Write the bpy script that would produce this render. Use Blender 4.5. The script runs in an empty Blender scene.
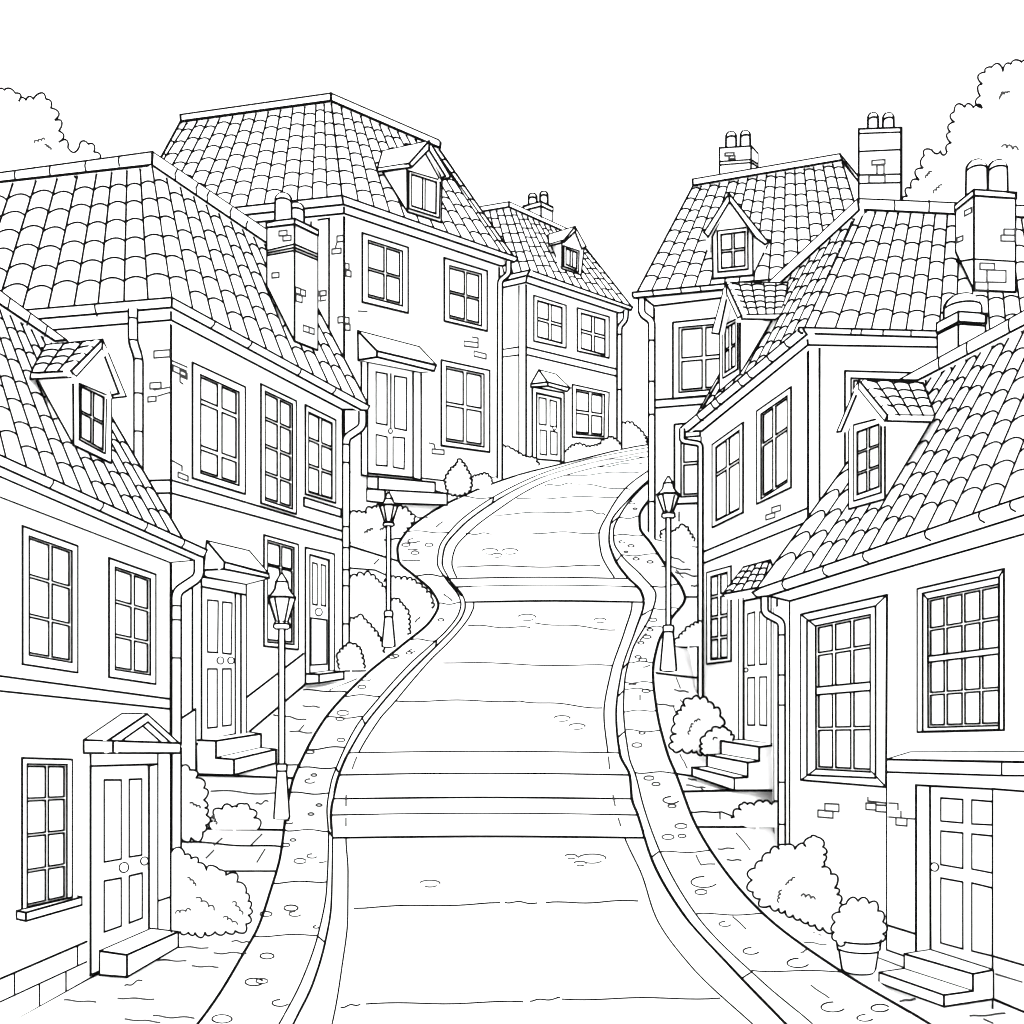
import bpy, math, random
from mathutils import Vector
random.seed(7)

# ------------------------------------------------------------------ camera model
F, HZ, CX, EZ = 1100.0, 720.0, 512.0, 3.0          # focal length and horizon in picture units, eye height in metres
EYE = Vector((0, 0, EZ))
scn = bpy.context.scene
COL = scn.collection

def P(x, y, d):
    return Vector((d*(x-CX)/F, d, EZ+d*(HZ-y)/F))
def px(p):
    return (CX+F*p.x/p.y, HZ-F*(p.z-EZ)/p.y)

class Pl:
    """a plane in the world; at() gives the point of it seen in a direction, off metres in front of it"""
    def __init__(s, a, b, c):
        s.a = a.copy(); s.n = (b-a).cross(c-a).normalized()
        if s.n.dot(EYE-a) < 0: s.n = -s.n
    def at(s, x, y, off=0.0):
        v = Vector(((x-CX)/F, 1, (HZ-y)/F))
        return EYE+v*((s.n.dot(s.a)+off-s.n.dot(EYE))/s.n.dot(v))
def VP(xa, da, xb, db):
    return Pl(P(xa, 720, da), P(xb, 720, db), P(xa, 300, da))

def mo(p1, p2, x, y, off):
    """offset from p2 of the corner point that lies off metres in front of p1"""
    q = p1.at(x, y, off); return p2.n.dot(q-p2.a)

# ------------------------------------------------------------------ materials
def mat(name, col, rough):
    m = bpy.data.materials.new(name); m.use_nodes = True
    nt = m.node_tree; b = nt.nodes['Principled BSDF']
    b.inputs['Roughness'].default_value = rough
    b.inputs['Specular IOR Level'].default_value = 0.0
    b.inputs['Base Color'].default_value = (*col, 1)
    return m
def paper(name, c0, c1, scale):
    m = mat(name, c0, .9); nt = m.node_tree
    n = nt.nodes.new('ShaderNodeTexNoise'); n.inputs['Scale'].default_value = scale
    tc = nt.nodes.new('ShaderNodeTexCoord'); r = nt.nodes.new('ShaderNodeValToRGB')
    r.color_ramp.elements[0].color = (*c0, 1); r.color_ramp.elements[1].color = (*c1, 1)
    nt.links.new(tc.outputs['Object'], n.inputs['Vector']); nt.links.new(n.outputs['Fac'], r.inputs['Fac'])
    nt.links.new(r.outputs['Color'], nt.nodes['Principled BSDF'].inputs['Base Color'])
    return m
WHITE = paper('white_limewash', (.9, .9, .9), (.92, .92, .92), 3)
INK = mat('black_ink', (.002, .002, .002), 1)
GREY = mat('grey_ink', (.022, .022, .022), 1)

WADD = .6                                        # breadth of every drawn edge, on top of its own weight
# ------------------------------------------------------------------ mesh collector
class Part:
    def __init__(s): s.v = []; s.f = []; s.m = []
    def face(s, pts, m=0):
        b = len(s.v); s.v += [tuple(p) for p in pts]; s.f.append(list(range(b, b+len(pts)))); s.m.append(m)
    def solid(s, pts, vec, w=0, m=0):
        q = [p+vec for p in pts]; n = len(pts)
        b = len(s.v); s.v += [tuple(p) for p in pts]+[tuple(p) for p in q]
        s.f.append(list(range(b, b+n))); s.f.append(list(range(b+2*n-1, b+n-1, -1)))
        for i in range(n):
            j = (i+1) % n; s.f.append([b+i, b+n+i, b+n+j, b+j])
        s.m += [m]*(n+2)
        if w: s.ink(pts, w, True)
    def ink(s, pts, w=1.8, closed=False, m=1):
        w = max(w*1.22+WADD, 2.12)
        pts = [p for p in pts]
        if closed: pts = pts+[pts[0]]
        run = [pts[0]]
        for i in range(1, len(pts)):
            if (pts[i]-run[-1]).length < 1e-5: continue
            run.append(pts[i])
            if i < len(pts)-1:
                a = (run[-1]-run[-2]); c = (pts[i+1]-pts[i])
                if c.length > 1e-6 and a.angle(c) > .6:
                    s._tube(run, w, m); run = [pts[i]]
        if len(run) > 1: s._tube(run, w, m)
    def _tube(s, pts, w, m, N=5):
        n = len(pts); b = len(s.v)
        for i, p in enumerate(pts):
            t = ((pts[min(i+1, n-1)]-pts[max(i-1, 0)])).normalized()
            r = w*.5*max(p.y, 1)/F
            q = p
            if i == 0: q = p-t*r*.5
            if i == n-1: q = p+t*r*.5
            u = t.cross(Vector((0, 1, 0)))
            if u.length < .05: u = t.cross(Vector((1, 0, 0)))
            u.normalize(); k = t.cross(u)
            for a in range(N):
                h = 2*math.pi*a/N
                s.v.append(tuple(q+u*(r*math.cos(h))+k*(r*math.sin(h))))
        for i in range(n-1):
            for a in range(N):
                c = (a+1) % N
                s.f.append([b+i*N+a, b+i*N+c, b+(i+1)*N+c, b+(i+1)*N+a]); s.m.append(m)
        for e in (0, n-1):
            s.f.append([b+e*N+a for a in range(N)]); s.m.append(m)
    # several shapes described on a plane
    def slab(s, pl, q, off=.03, th=.08, w=1.7):
        s.solid([pl.at(x, y, off) for x, y in q], -pl.n*th, w)
    def line(s, pl, q, w=1.7, off=.006, m=1, closed=False):
        s.ink([pl.at(x, y, off) for x, y in q], w, closed, m)
    def build(s, name, parent=None, label=None, smooth=False):
        me = bpy.data.meshes.new(name); me.from_pydata(s.v, [], s.f)
        for mm in (WHITE, INK, GREY): me.materials.append(mm)
        me.polygons.foreach_set('material_index', s.m)
        if smooth: me.polygons.foreach_set('use_smooth', [True]*len(me.polygons))
        me.update()
        o = bpy.data.objects.new(name, me); COL.objects.link(o)
        if parent:
            o.parent = parent
            root = parent
            off = Vector((0, 0, 0))
            while root: off += root.location; root = root.parent
            me.transform(__import__('mathutils').Matrix.Translation(-off))
        if label: o['label'] = label
        return o

def thing(name, label, cat, loc, group=None):
    o = bpy.data.objects.new(name, None); COL.objects.link(o)
    o.location = loc; o['label'] = label; o['category'] = cat
    o.empty_display_size = .3
    if group: o['group'] = group
    return o
def struct(name, part, kind='structure'):
    o = part.build(name); o['kind'] = kind; return o

# ------------------------------------------------------------------ building blocks
def lerp(a, b, t): return a+(b-a)*t
def bil(q, u, v):
    tx, ty = lerp(q[0][0], q[1][0], u), lerp(q[0][1], q[1][1], u)
    bx, by = lerp(q[3][0], q[2][0], u), lerp(q[3][1], q[2][1], u)
    return (lerp(tx, bx, v), lerp(ty, by, v))
def inside(poly, x, y):
    r = False; n = len(poly)
    for i in range(n):
        x1, y1 = poly[i]; x2, y2 = poly[(i+1) % n]
        if (y1 > y) != (y2 > y) and x < (x2-x1)*(y-y1)/(y2-y1)+x1: r = not r
    return r

def box3(s, L, C, R, w=2.0, base=True, cap=True):
    """upright box from its left, middle and right vertical edge: (x, depth, y top, y bottom)"""
    t = [P(e[0], e[2], e[1]) for e in (L, C, R)]; b = [P(e[0], e[3], e[1]) for e in (L, C, R)]
    t.append(t[0]+t[2]-t[1]); b.append(b[0]+b[2]-b[1])
    for i in range(4):
        j = (i+1) % 4; s.face([t[i], t[j], b[j], b[i]])
    s.face(t); s.face(b[::-1])
    if w:
        for i in range(3): s.ink([t[i], b[i]], w)
        if cap: s.ink(t, w, True)
        if base: s.ink(b[:3], w)
    return t, b

def body(s, pl, a, b, depth, w=2.0):
    """house body: facade from edge a to edge b (x, y top, y bottom), depth metres deep"""
    f = [pl.at(a[0], a[1]), pl.at(b[0], b[1]), pl.at(b[0], b[2]), pl.at(a[0], a[2])]
    k = -pl.n*depth; k.z = 0
    s.solid(f, k)
    if w:
        s.ink([f[0], f[1]], w); s.ink([f[1], f[2]], w); s.ink([f[0], f[3]], w)

def window(parent, pl, outer, inner, cols=2, rows=2, us=None, vs=None, bar=3.4, w=1.8, name='window', rail=None, single=False, ring2=None, mitre=()):
    fr = Part()
    for i in range(4):
        j = (i+1) % 4
        fr.slab(pl, [outer[i], outer[j], inner[j], inner[i]], .034, .07, 0)
    fr.line(pl, outer, w, .034, closed=True); fr.line(pl, inner, w*(.6 if single else .75), .036, closed=True)
    if ring2: fr.line(pl, ring2, w*.85, .045, closed=True)
    g = fr if single else Part()
    ix = abs(inner[1][0]-inner[0][0]); iy = abs(inner[3][1]-inner[0][1])
    us = us or [i/cols for i in range(1, cols)]; vs = vs or [i/rows for i in range(1, rows)]
    hu = bar*.5/ix; hv = bar*.5/iy; eu = min(3/ix, .09) if ix > 26 else .012; ev = min(2.6/iy, .05) if ix > 26 else .012
    el, er = (.006, eu) if pl.n.x > 0 else (eu, .006)  # the reveal shows on the far side
    ub = [0]+us+[1]; vb = [0]+vs+[1]
    g.slab(pl, inner, .018, .05, 0)
    for u in us: g.slab(pl, [bil(inner, u-hu, 0), bil(inner, u+hu, 0), bil(inner, u+hu, 1), bil(inner, u-hu, 1)], .026, .02, 0)
    for k, v in enumerate(vs):
        h = hv*(rail[1] if rail and k == rail[0] else 1)
        g.slab(pl, [bil(inner, 0, v-h), bil(inner, 1, v-h), bil(inner, 1, v+h), bil(inner, 0, v+h)], .024, .02, 0)
    for i in range(len(ub)-1):
        for j in range(len(vb)-1):
            h0 = hv*(rail[1] if rail and j-1 == rail[0] else 1); h1 = hv*(rail[1] if rail and j == rail[0] else 1)
            u0 = ub[i]+(hu if i else el); u1 = ub[i+1]-(hu if i < len(ub)-2 else er)
            v0 = vb[j]+(h0 if j else ev); v1 = vb[j+1]-(h1 if j < len(vb)-2 else ev)
            g.line(pl, [bil(inner, u0, v0), bil(inner, u1, v0), bil(inner, u1, v1), bil(inner, u0, v1)], w*(.6 if single else .72), .036, closed=True)
    if rail:                                         # the meeting rail runs right across
        v = vs[rail[0]]; h = hv*rail[1]
        g.line(pl, [bil(inner, 0, v-h), bil(inner, 1, v-h), bil(inner, 1, v+h), bil(inner, 0, v+h)], w*.8, .04, closed=True)
    for a, b in mitre: fr.line(pl, [a, b], w*.75, .038)
    o = fr.build(name, parent)
    if not single: g.build('pane', o)
    return o

def knob(parent, pl, x, y, r, off=.1):
    """round ball knob on a short neck"""
    s = Part(); c = pl.at(x, y, off); k = c.y/F*r; kk = k*.86
    rings = [[c+Vector((kk*math.sin(a)*math.cos(t), kk*math.sin(a)*math.sin(t), kk*1.15*math.cos(a))) for t in [2*math.pi*q/14 for q in range(14)]] for a in [math.pi*q/8 for q in range(1, 8)]]
    for u, v in zip(rings, rings[1:]):
        for q in range(14): s.face([u[q], u[(q+1) % 14], v[(q+1) % 14], v[q]])
    s.face(rings[0]); s.face(rings[-1])
    e = pl.at(x, y, 0); b = Vector((0, 0, 1)).cross(pl.n).normalized()*k*.4; z = Vector((0, 0, k*.4))
    s.solid([c-b-z, c+b-z, c+b+z, c-b+z], -pl.n*off)
    v = (c-EYE).normalized(); h = v.cross(Vector((0, 0, 1))).normalized(); z = h.cross(v)
    s.ink([c+h*(k*math.cos(t))+z*(k*1.15*math.sin(t)) for t in [2*math.pi*q/18 for q in range(18)]], 1.3, True)
    return s.build('handle', parent)

def door(parent, pl, q, panels, knobs, off=.05, w=1.9, label=None):
    s = Part(); s.slab(pl, q, off, .08, w)
    for p in panels: s.line(pl, p, w*.85, off+.002, closed=True)
    o = s.build('door', parent, label)
    for x, y, r in knobs: knob(o, pl, x, y, r, off+.05)
    return o

def tiles(s, pl, poly, q, nc, nr, v0=.1, bulge=.3, w=1.35, off=.012, us=None, stag=.1, edge=0, tops=None, bots=None, level=.75):
    """one roof slope: slab with scalloped tiles over the grid q (ridge left, ridge right, eave right, eave left)"""
    s.solid([pl.at(x, y) for x, y in poly], -pl.n*.14, edge)
    A, B, C, D = [pl.at(x, y, off) for x, y in q]
    def frac(x, xa, xb, a, b):
        t = (x-xa)/(xb-xa); return t*a.y/(b.y*(1-t)+t*a.y)
    if tops:
        tu = [frac(x, q[0][0], q[1][0], A, B) for x in tops]; bu = [frac(x, q[3][0], q[2][0], D, C) for x in bots]
        us = list(range(len(tops)))
        def pick(l, u):
            i = min(int(u), len(l)-2); return lerp(l[i], l[i+1], u-i)
        def at(u, v): return lerp(lerp(A, B, pick(tu, u)), lerp(D, C, pick(bu, u)), v)
    else:
        def at(u, v): return lerp(lerp(A, B, u), lerp(D, C, u), v)
    def clip(pts, w):
        run = [pts[0]]
        for a, b in zip(pts, pts[1:]):
            m = px((a+b)*.5)
            if inside(poly, *m): run.append(b)
            else:
                if len(run) > 1: s.ink(run, w)
                run = [b]
        if len(run) > 1: s.ink(run, w)
    us = us or [i/nc for i in range(nc+1)]
    for u in us: clip([at(u, k/40) for k in range(41)], w)
    dv = (1-v0)/nr
    for i in range(len(us)-1):
        cw = (at(us[i+1], .5)-at(us[i], .5)).length; cl = (at(us[i], 1)-at(us[i], 0)).length
        bv = bulge*cw/cl; st = (stag if i % 2 else -stag)*dv+random.uniform(-.06, .06)*dv
        for j in range(-1, nr+1):
            v = v0+j*dv+st
            if v < .02 or v > .965: continue
            e = random.uniform(-.05, .05)*dv
            (xa, ya), (xb, yb), (xc, yc) = px(at(us[i], v)), px(at(us[i+1], v)), px(at(lerp(us[i], us[i+1], .5), v+.02))
            g = (yc-(ya+yb)/2)/.02
            if abs(g) > 1: e -= max(-dv*.8, min(dv*.8, level*(yb-ya)/g))
            pts = []
            for k in range(9):
                t = k/8
                vv = v+e*(t-.5)-bv*math.sin(math.pi*t)**.8
                pts.append(at(lerp(us[i], us[i+1], t), max(vv, 0)))
            clip(pts, w)

def pipe(parent, path, width, straps=(), name='downpipe', w=1.7):
    """round pipe along (x, y, depth) points"""
    s = Part(); pts = [P(*p) for p in path]; n = len(pts); N = 12
    sm = []
    for i, p in enumerate(path):                      # round the bends
        if 0 < i < n-1:
            a, c = path[i-1], path[i+1]
            la = math.hypot(a[0]-p[0], a[1]-p[1]); lc = math.hypot(c[0]-p[0], c[1]-p[1])
            ta = min(.5, width*.7/la); tc = min(.5, width*.7/lc)
            q0 = [lerp(p[k], a[k], ta) for k in range(3)]; q2 = [lerp(p[k], c[k], tc) for k in range(3)]
            for k in range(5):
                t = k/4; sm.append([(1-t)**2*q0[m]+2*t*(1-t)*p[m]+t*t*q2[m] for m in range(3)])
        else: sm.append(list(p))
    rings = []; le = []; ri = []
    for i, p in enumerate(sm):
        a = sm[max(i-1, 0)]; c = sm[min(i+1, len(sm)-1)]
        tx, ty = c[0]-a[0], c[1]-a[1]; l = math.hypot(tx, ty) or 1
        nx, ny = ty/l, -tx/l
        c3 = P(*p); u = (P(p[0]+nx*width/2, p[1]+ny*width/2, p[2])-c3)*((1-1.6/width)/math.sqrt(1+((p[0]-CX)/F)**2)); r = u.length
        k = r*nx*(p[0]-CX)/F
        le.append(P(p[0]-nx*width/2, p[1]-ny*width/2, p[2]+k)); ri.append(P(p[0]+nx*width/2, p[1]+ny*width/2, p[2]-k))
        rings.append([c3+u*math.cos(h)+Vector((0, -r*math.sin(h), 0)) for h in [2*math.pi*k/N for k in range(N)]])
    for i in range(len(rings)-1):
        for k in range(N):
            j = (k+1) % N; s.face([rings[i][k], rings[i][j], rings[i+1][j], rings[i+1][k]])
    s.face(rings[0]); s.face(rings[-1])
    s.ink(le, w+.2); s.ink(ri, w+.2)
    for y in straps:
        for a, b in zip(sm, sm[1:]):
            if a[1] <= y < b[1]:
                t = (y-a[1])/(b[1]-a[1]); xx = lerp(a[0], b[0], t); d = lerp(a[2], b[2], t); r = width/2*d/F
                s.ink([P(xx, y, d)+Vector((r*math.cos(h), -r*1.03*math.sin(h), 0)) for h in [math.pi*k/8 for k in range(9)]], 1.2)
    return s.build(name, parent)

RIM = .8
def lathe(s, x, d, prof, rings=(), w=1.8, N=24, rib=True):
    """turned body about an upright axis: profile (y, half width); every metre of it round"""
    R = []
    for y, h in prof:
        c = P(x, y, d); r = max(h-RIM, h*.6)*d/F/math.sqrt(1+((x-CX)/F)**2)
        R.append([c+Vector((r*math.cos(t), r*math.sin(t), 0)) for t in [2*math.pi*k/N for k in range(N)]])
    for i in range(len(R)-1):
        for k in range(N):
            j = (k+1) % N; s.face([R[i][k], R[i][j], R[i+1][j], R[i+1][k]])
    s.face(R[0]); s.face(R[-1])
    if rib:                                          # silhouette edges, square to the line of sight
        for sg in (-1, 1): s.ink([P(x+sg*h, y, d-sg*h*d/F*(x-CX)/F) for y, h in prof], w+.2)
    for i in rings: s.ink(R[i], w*.85, True)

def pot(parent, x0, x1, y0, y1, d, w=1.7):
    """round chimney pot with a domed rim, its near edge reaching y0"""
    s = Part(); c = (x0+x1)/2; h = (x1-x0)/2
    def low(y, k): return HZ-(HZ-y)*(d-k*d/F*.9)/d
    prof = [(y0, h*.5), (y0+h*.13, h*.78), (y0+h*.34, h*.93), (y0+min(h*.85, 3.6+h*.22), h*.94), (y0+h*.95, h*.95), (y1+8, h)]
    prof = [(low(y, k), k) for y, k in prof]
    lathe(s, c, d, prof, [0, 3], w+.5)
    return s.build('chimney_pot', parent)

def bricks(s, pl, lst, w=1.0):
    """outlined bricks (x, y, width, height, slope) where the render has come off"""
    for x, y, bw, bh, sl in lst:
        s.line(pl, [(x, y), (x+bw, y+bw*sl), (x+bw, y+bw*sl+bh), (x, y+bh)], w, .006, 2, True)

def chimney(parent, L, C, R, capt=None, bands=(), marks=(), pots=(), w=1.8):
    s = Part(); box3(s, L, C, R, w)
    pr = VP(C[0], C[1], R[0], R[1]); pq = VP(L[0], L[1], C[0], C[1])
    for a, b, c in bands:
        if a is not None: s.line(pq, [(L[0], a), (C[0], b)], w*.8)
        if c is not None: s.line(pr, [(C[0], b), (R[0], c)], w*.8)
    for side, m in marks: bricks(s, pq if side == 'L' else pr, m)
    if capt:
        e, h = capt
        box3(s, (L[0]-e, L[1], L[2]-1, L[2]+h), (C[0], C[1]-.06, C[2]-1, C[2]+h), (R[0]+e, R[1], R[2]-1, R[2]+h), w)
    o = s.build('chimney', parent)
    for p in pots: pot(o, *p)
    return o

def dormer(parent, rp, face, slope, band, barges, side, win, inn, cols, rows, tl=None, w=1.7, extra=()):
    """roof dormer: face polygon whose lowest two corners stand on the roof plane rp; slope = ridge back, ridge front, eave front, eave back"""
    lo = sorted(face, key=lambda p: -p[1])[:2]; lo.sort()
    da, db = rp.at(*lo[0]).y-.06, rp.at(*lo[1]).y-.06
    fp = VP(lo[0][0], da, lo[1][0], db)
    s = Part(); s.slab(fp, face, 0, .3, w)
    s.face([fp.at(*side[0], -.01), rp.at(*side[1], .07), fp.at(*side[2], -.01)])
    s.ink([fp.at(*side[0]), rp.at(*side[1], .075), fp.at(*side[2])], w*.9)
    for q in extra: s.line(fp, q, w*.85, .006)
    o = s.build('dormer', parent)
    r = Part()
    ov = .16
    if len(slope) == 6:                              # seen straight on: the roof runs back behind its own gable
        r.slab(fp, slope, ov-.02, 1.9, 0)
        for q in barges: r.slab(fp, q, ov+.01, .09, w)
        r.build('dormer_roof', o)
        window(o, fp, win, inn, cols, rows, w=w*.9, bar=2.6, single=True)
        return o, fp
    rb, rf, ef, eb = slope
    pts = [rp.at(*rb, .05), fp.at(*rf, ov), fp.at(*ef, ov), rp.at(*eb, .05)]
    sp = Pl(pts[0], pts[1], pts[2])
    pts[3] = sp.at(*eb)
    if tl:
        tiles(r, sp, slope, slope, tl[0], tl[1], .28, .22, w*.75, us=None, stag=.05)
        r.ink(pts, w, True)
    else: r.solid(pts, -sp.n*.05, w)
    if band:
        r.solid([pts[2], pts[3], sp.at(*band[1], .0), fp.at(*band[0], ov)], Vector((0, .05, 0)), w)
    for q in barges: r.slab(fp, q, ov+.01, .09, w)
    r.build('dormer_roof', o)
    window(o, fp, win, inn, cols, rows, w=w*.9, bar=2.6, single=True)
    return o, fp

# ------------------------------------------------------------------ ground profile
KEYS = [(1500, 5.08), (1200, 7.45), (1024, 10.9), (925, 12.9), (838, 14.6), (815, 14.65), (799, 15.1), (775, 15.15), (753, 15.7), (700, 17.2), (650, 19),
        (602.5, 21), (587, 21.05), (579, 21.5), (565, 22), (540, 23.2), (500, 26), (480, 28.3), (465, 31.5), (455, 34.5), (447, 37.5), (441, 42)]
def interp(keys, y):
    for (y0, a), (y1, b) in zip(keys, keys[1:]):
        if y0 >= y >= y1: return 1/lerp(1/a, 1/b, (y0-y)/(y0-y1))
    return keys[0][1] if y > keys[0][0] else keys[-1][1]
def Dr(y): return interp(KEYS, y)
KP = []
for y, d in KEYS:
    if y in (815, 799, 775, 587): continue
    z = EZ+d*(HZ-y)/F+.11
    KP.append((HZ-(z-EZ)*F/d, d))
def Dp(y): return interp(KP, y)
def zprof(d):
    if d < KEYS[0][1]: return EZ+KEYS[0][1]*(HZ-KEYS[0][0])/F
    for (y0, a), (y1, b) in zip(KEYS, KEYS[1:]):
        if a <= d <= b:
            t = (d-a)/(b-a); return lerp(EZ+a*(HZ-y0)/F, EZ+b*(HZ-y1)/F, t)
    return EZ+42*(HZ-441)/F
def curve(pts):
    pts = sorted(pts, key=lambda p: -p[1])
    n = len(pts)
    def f(y):
        if y >= pts[0][1]:
            (x0, y0), (x1, y1) = pts[0], pts[1]; return x0+(x1-x0)*(y-y0)/(y1-y0)
        for i in range(n-1):
            (x0, y0), (x1, y1) = pts[i], pts[i+1]
            if y0 >= y >= y1:
                t = (y0-y)/(y0-y1)
                def sl(k):                           # limited tangents give smooth curves
                    if k == 0 or k == n-1: return None
                    a = (pts[k][0]-pts[k-1][0])/(pts[k][1]-pts[k-1][1]); b = (pts[k+1][0]-pts[k][0])/(pts[k+1][1]-pts[k][1])
                    return 0 if a*b <= 0 else 2*a*b/(a+b)
                sec = (x1-x0)/(y1-y0); m0 = sl(i); m1 = sl(i+1)
                m0 = sec if m0 is None else m0; m1 = sec if m1 is None else m1
                h = y1-y0
                return (2*t**3-3*t*t+1)*x0+(t**3-2*t*t+t)*h*m0+(-2*t**3+3*t*t)*x1+(t**3-t*t)*h*m1
        return pts[-1][0]
    return f
LO = curve([(120, 1110), (200, 1020.6), (221, 991), (242, 955.6), (258, 927), (270, 892), (280, 857), (286, 815), (292, 783), (302, 759), (324, 720), (365, 675.6), (400, 647), (432, 619), (438.5, 605), (432, 591), (414, 575), (399, 561), (397.5, 549), (405.6, 533), (432, 512), (470.6, 492.7), (513, 477), (576, 461), (648, 445), (690, 441)])
LK1 = curve([(228, 1110), (279, 1024), (302, 980), (318, 934.5), (326.6, 889), (328.5, 836), (327, 811), (331, 783), (337, 766), (356, 727), (375.7, 702), (411, 663), (430, 646), (447, 630), (459, 613), (461, 604), (459, 596.5), (446, 579), (437.5, 563), (439, 549), (453, 528), (481, 505), (534, 477), (583, 461), (648, 448), (690, 442)])
LK2 = curve([(250, 1110), (293, 1024), (312.5, 984), (325, 941.5), (331, 903), (332, 838), (331, 815), (335, 790), (340, 772), (362, 729), (381, 704), (404, 678), (424, 658), (440, 642), (452.5, 629), (462, 616), (465, 606), (463.5, 598), (449, 579), (442, 563), (444, 549), (460, 528), (486.5, 507), (537.5, 479), (590, 463), (648, 451.5), (690, 444)])
LG = curve([(300, 1110), (332, 1024), (342, 966), (347.7, 917), (348, 871), (346, 838), (346, 800), (353, 767), (379, 720), (393, 704), (413, 680), (432, 658.5), (448, 643), (463, 626), (471, 614), (474, 605), (468, 590), (456.6, 577), (452, 563), (455, 549), (470.6, 531), (495, 512), (541, 484), (594, 468), (648, 457), (690, 450)])
RG = curve([(850, 1110), (752.7, 1024), (691, 966), (656, 917), (642, 875), (625, 838), (614, 800), (608, 753), (604, 714), (611, 672), (625, 630), (632, 603.5), (625, 590), (614, 577), (601, 552.5), (599, 535), (608, 514), (625, 489), (648, 471), (690, 445)])
RK2 = curve([(870, 1110), (786, 1024), (730, 966), (680.6, 910), (652.5, 860.6), (638, 815), (632, 799), (630, 776), (620, 754), (616.5, 714), (622, 672), (636, 630), (644, 602), (641, 591), (629, 579), (615, 559.5), (609.5, 540), (611, 524), (629, 500), (648, 481.5), (690, 452)])
RK1 = curve([(900, 1110), (812.5, 1024), (765, 984), (698, 917), (661, 853.6), (643, 804), (636, 776), (629, 756), (623.6, 707), (624.6, 682.6), (632, 651), (652, 612), (656, 594.7), (643, 577), (622, 556), (614, 542), (613.5, 531.4), (622, 512), (639, 491), (648, 483), (690, 455)])
RO = curve([(1060, 1110), (930, 1024), (839, 969.6), (765, 915), (723, 867.7), (694.7, 822), (677, 776), (667.5, 753), (657, 710.7), (653, 672), (658, 644), (671, 619), (685, 598), (681.6, 587.7), (667.5, 568), (650, 542), (640, 528), (639.5, 517), (648, 501.5), (690, 470)])
YS = sorted(set([1500, 1400, 1300, 1200, 1150, 1100, 1060] + [1040-4*k for k in range(150)] + [838, 815, 799, 775, 753, 602.5, 587, 579, 565, 447, 444, 442, 441]), reverse=True)

# road
s = Part()
rows = []
for y in YS:
    a, b = LK2(y)-1, RK2(y)+1
    rows.append([P(lerp(a, b, t/12), y, Dr(y)) for t in range(13)])
for r0, r1 in zip(rows, rows[1:]):
    for i in range(12): s.face([r0[i], r0[i+1], r1[i+1], r1[i]])
def R(x, y): return P(x, y, Dr(y)-.012)
def strip(f, y0, y1, D=Dr, st=3, lift=.012):
    n = max(2, int(abs(y0-y1)/st)); return [P(f(lerp(y0, y1, k/n)), lerp(y0, y1, k/n), D(lerp(y0, y1, k/n))-lift) for k in range(n+1)]
def wav(x0, y0, x1, y1, amp=1.2, n=14):
    ph = random.uniform(0, 6)
    return [(lerp(x0, x1, k/n), lerp(y0, y1, k/n)+amp*math.sin(ph+k*.62)*(1 if k not in (0, n) else .4)) for k in range(n+1)]
for f in (LG, RG):
    for y0, y1 in ((1100, 838), (753, 603), (577, 452)): s.ink(strip(f, y0, y1), 1.35)
for y0, y1 in ((826, 818), (806, 795), (769, 757)):
    s.ink(strip(LG, y0, y1), 1.0, m=2); s.ink(strip(RG, y0, y1), 1.0, m=2)
for y, w in ((838, 1.8), (815, 1.3), (799, 1.5), (775, 1.5), (753, 1.1), (602.5, 1.7), (587, 1.2), (579, 1.5)):
    a, b = LK2(y), RK2(y)
    s.ink([R(lerp(a, b, k/16), y-1.6*math.sin(math.pi*k/16)) for k in range(17)], w)
for l in [(354, 908, 500, 903), (505, 902, 537, 903), (546, 903, 638, 901), (341, 1007, 360, 1004), (366, 1004, 523, 1002), (530, 1001, 560, 998), (562, 999, 720, 998),
          (468, 626, 530, 628), (535, 623, 615, 630), (443, 663, 612, 666), (395, 701, 520, 701), (520, 701, 602, 708), (457, 567, 600, 566), (466, 534, 492, 534), (532, 533, 600, 533),
          (494, 515, 590, 511), (590, 511, 605, 515), (517, 499, 618, 497), (545, 486, 572, 484), (575, 484, 630, 490), (566, 476, 640, 472), (600, 467, 643, 463), (610, 460, 646, 457)]:
    s.ink([R(*q) for q in wav(*l, amp=.9)], 1.15)
for x, y, a in [(430, 883, 10), (592, 858, 14), (571, 856, 6), (580, 863, 6), (490, 551, 8), (510, 551, 8), (497, 555, 5), (527, 617, 9), (600, 620, 6), (562, 718, 8), (577, 726, 8)]:
    s.ink([R(x+a*math.cos(t), y+a*.28*math.sin(t)) for t in [math.pi*(1+k/8)+.2 for k in range(9)]], 1.0, m=2)
    s.ink([R(x+a*math.cos(t)*.8, y+a*.3*math.sin(t)+1) for t in [math.pi*(.2+.5*k/6) for k in range(7)]], .9, m=2)
struct('road', s)

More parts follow.
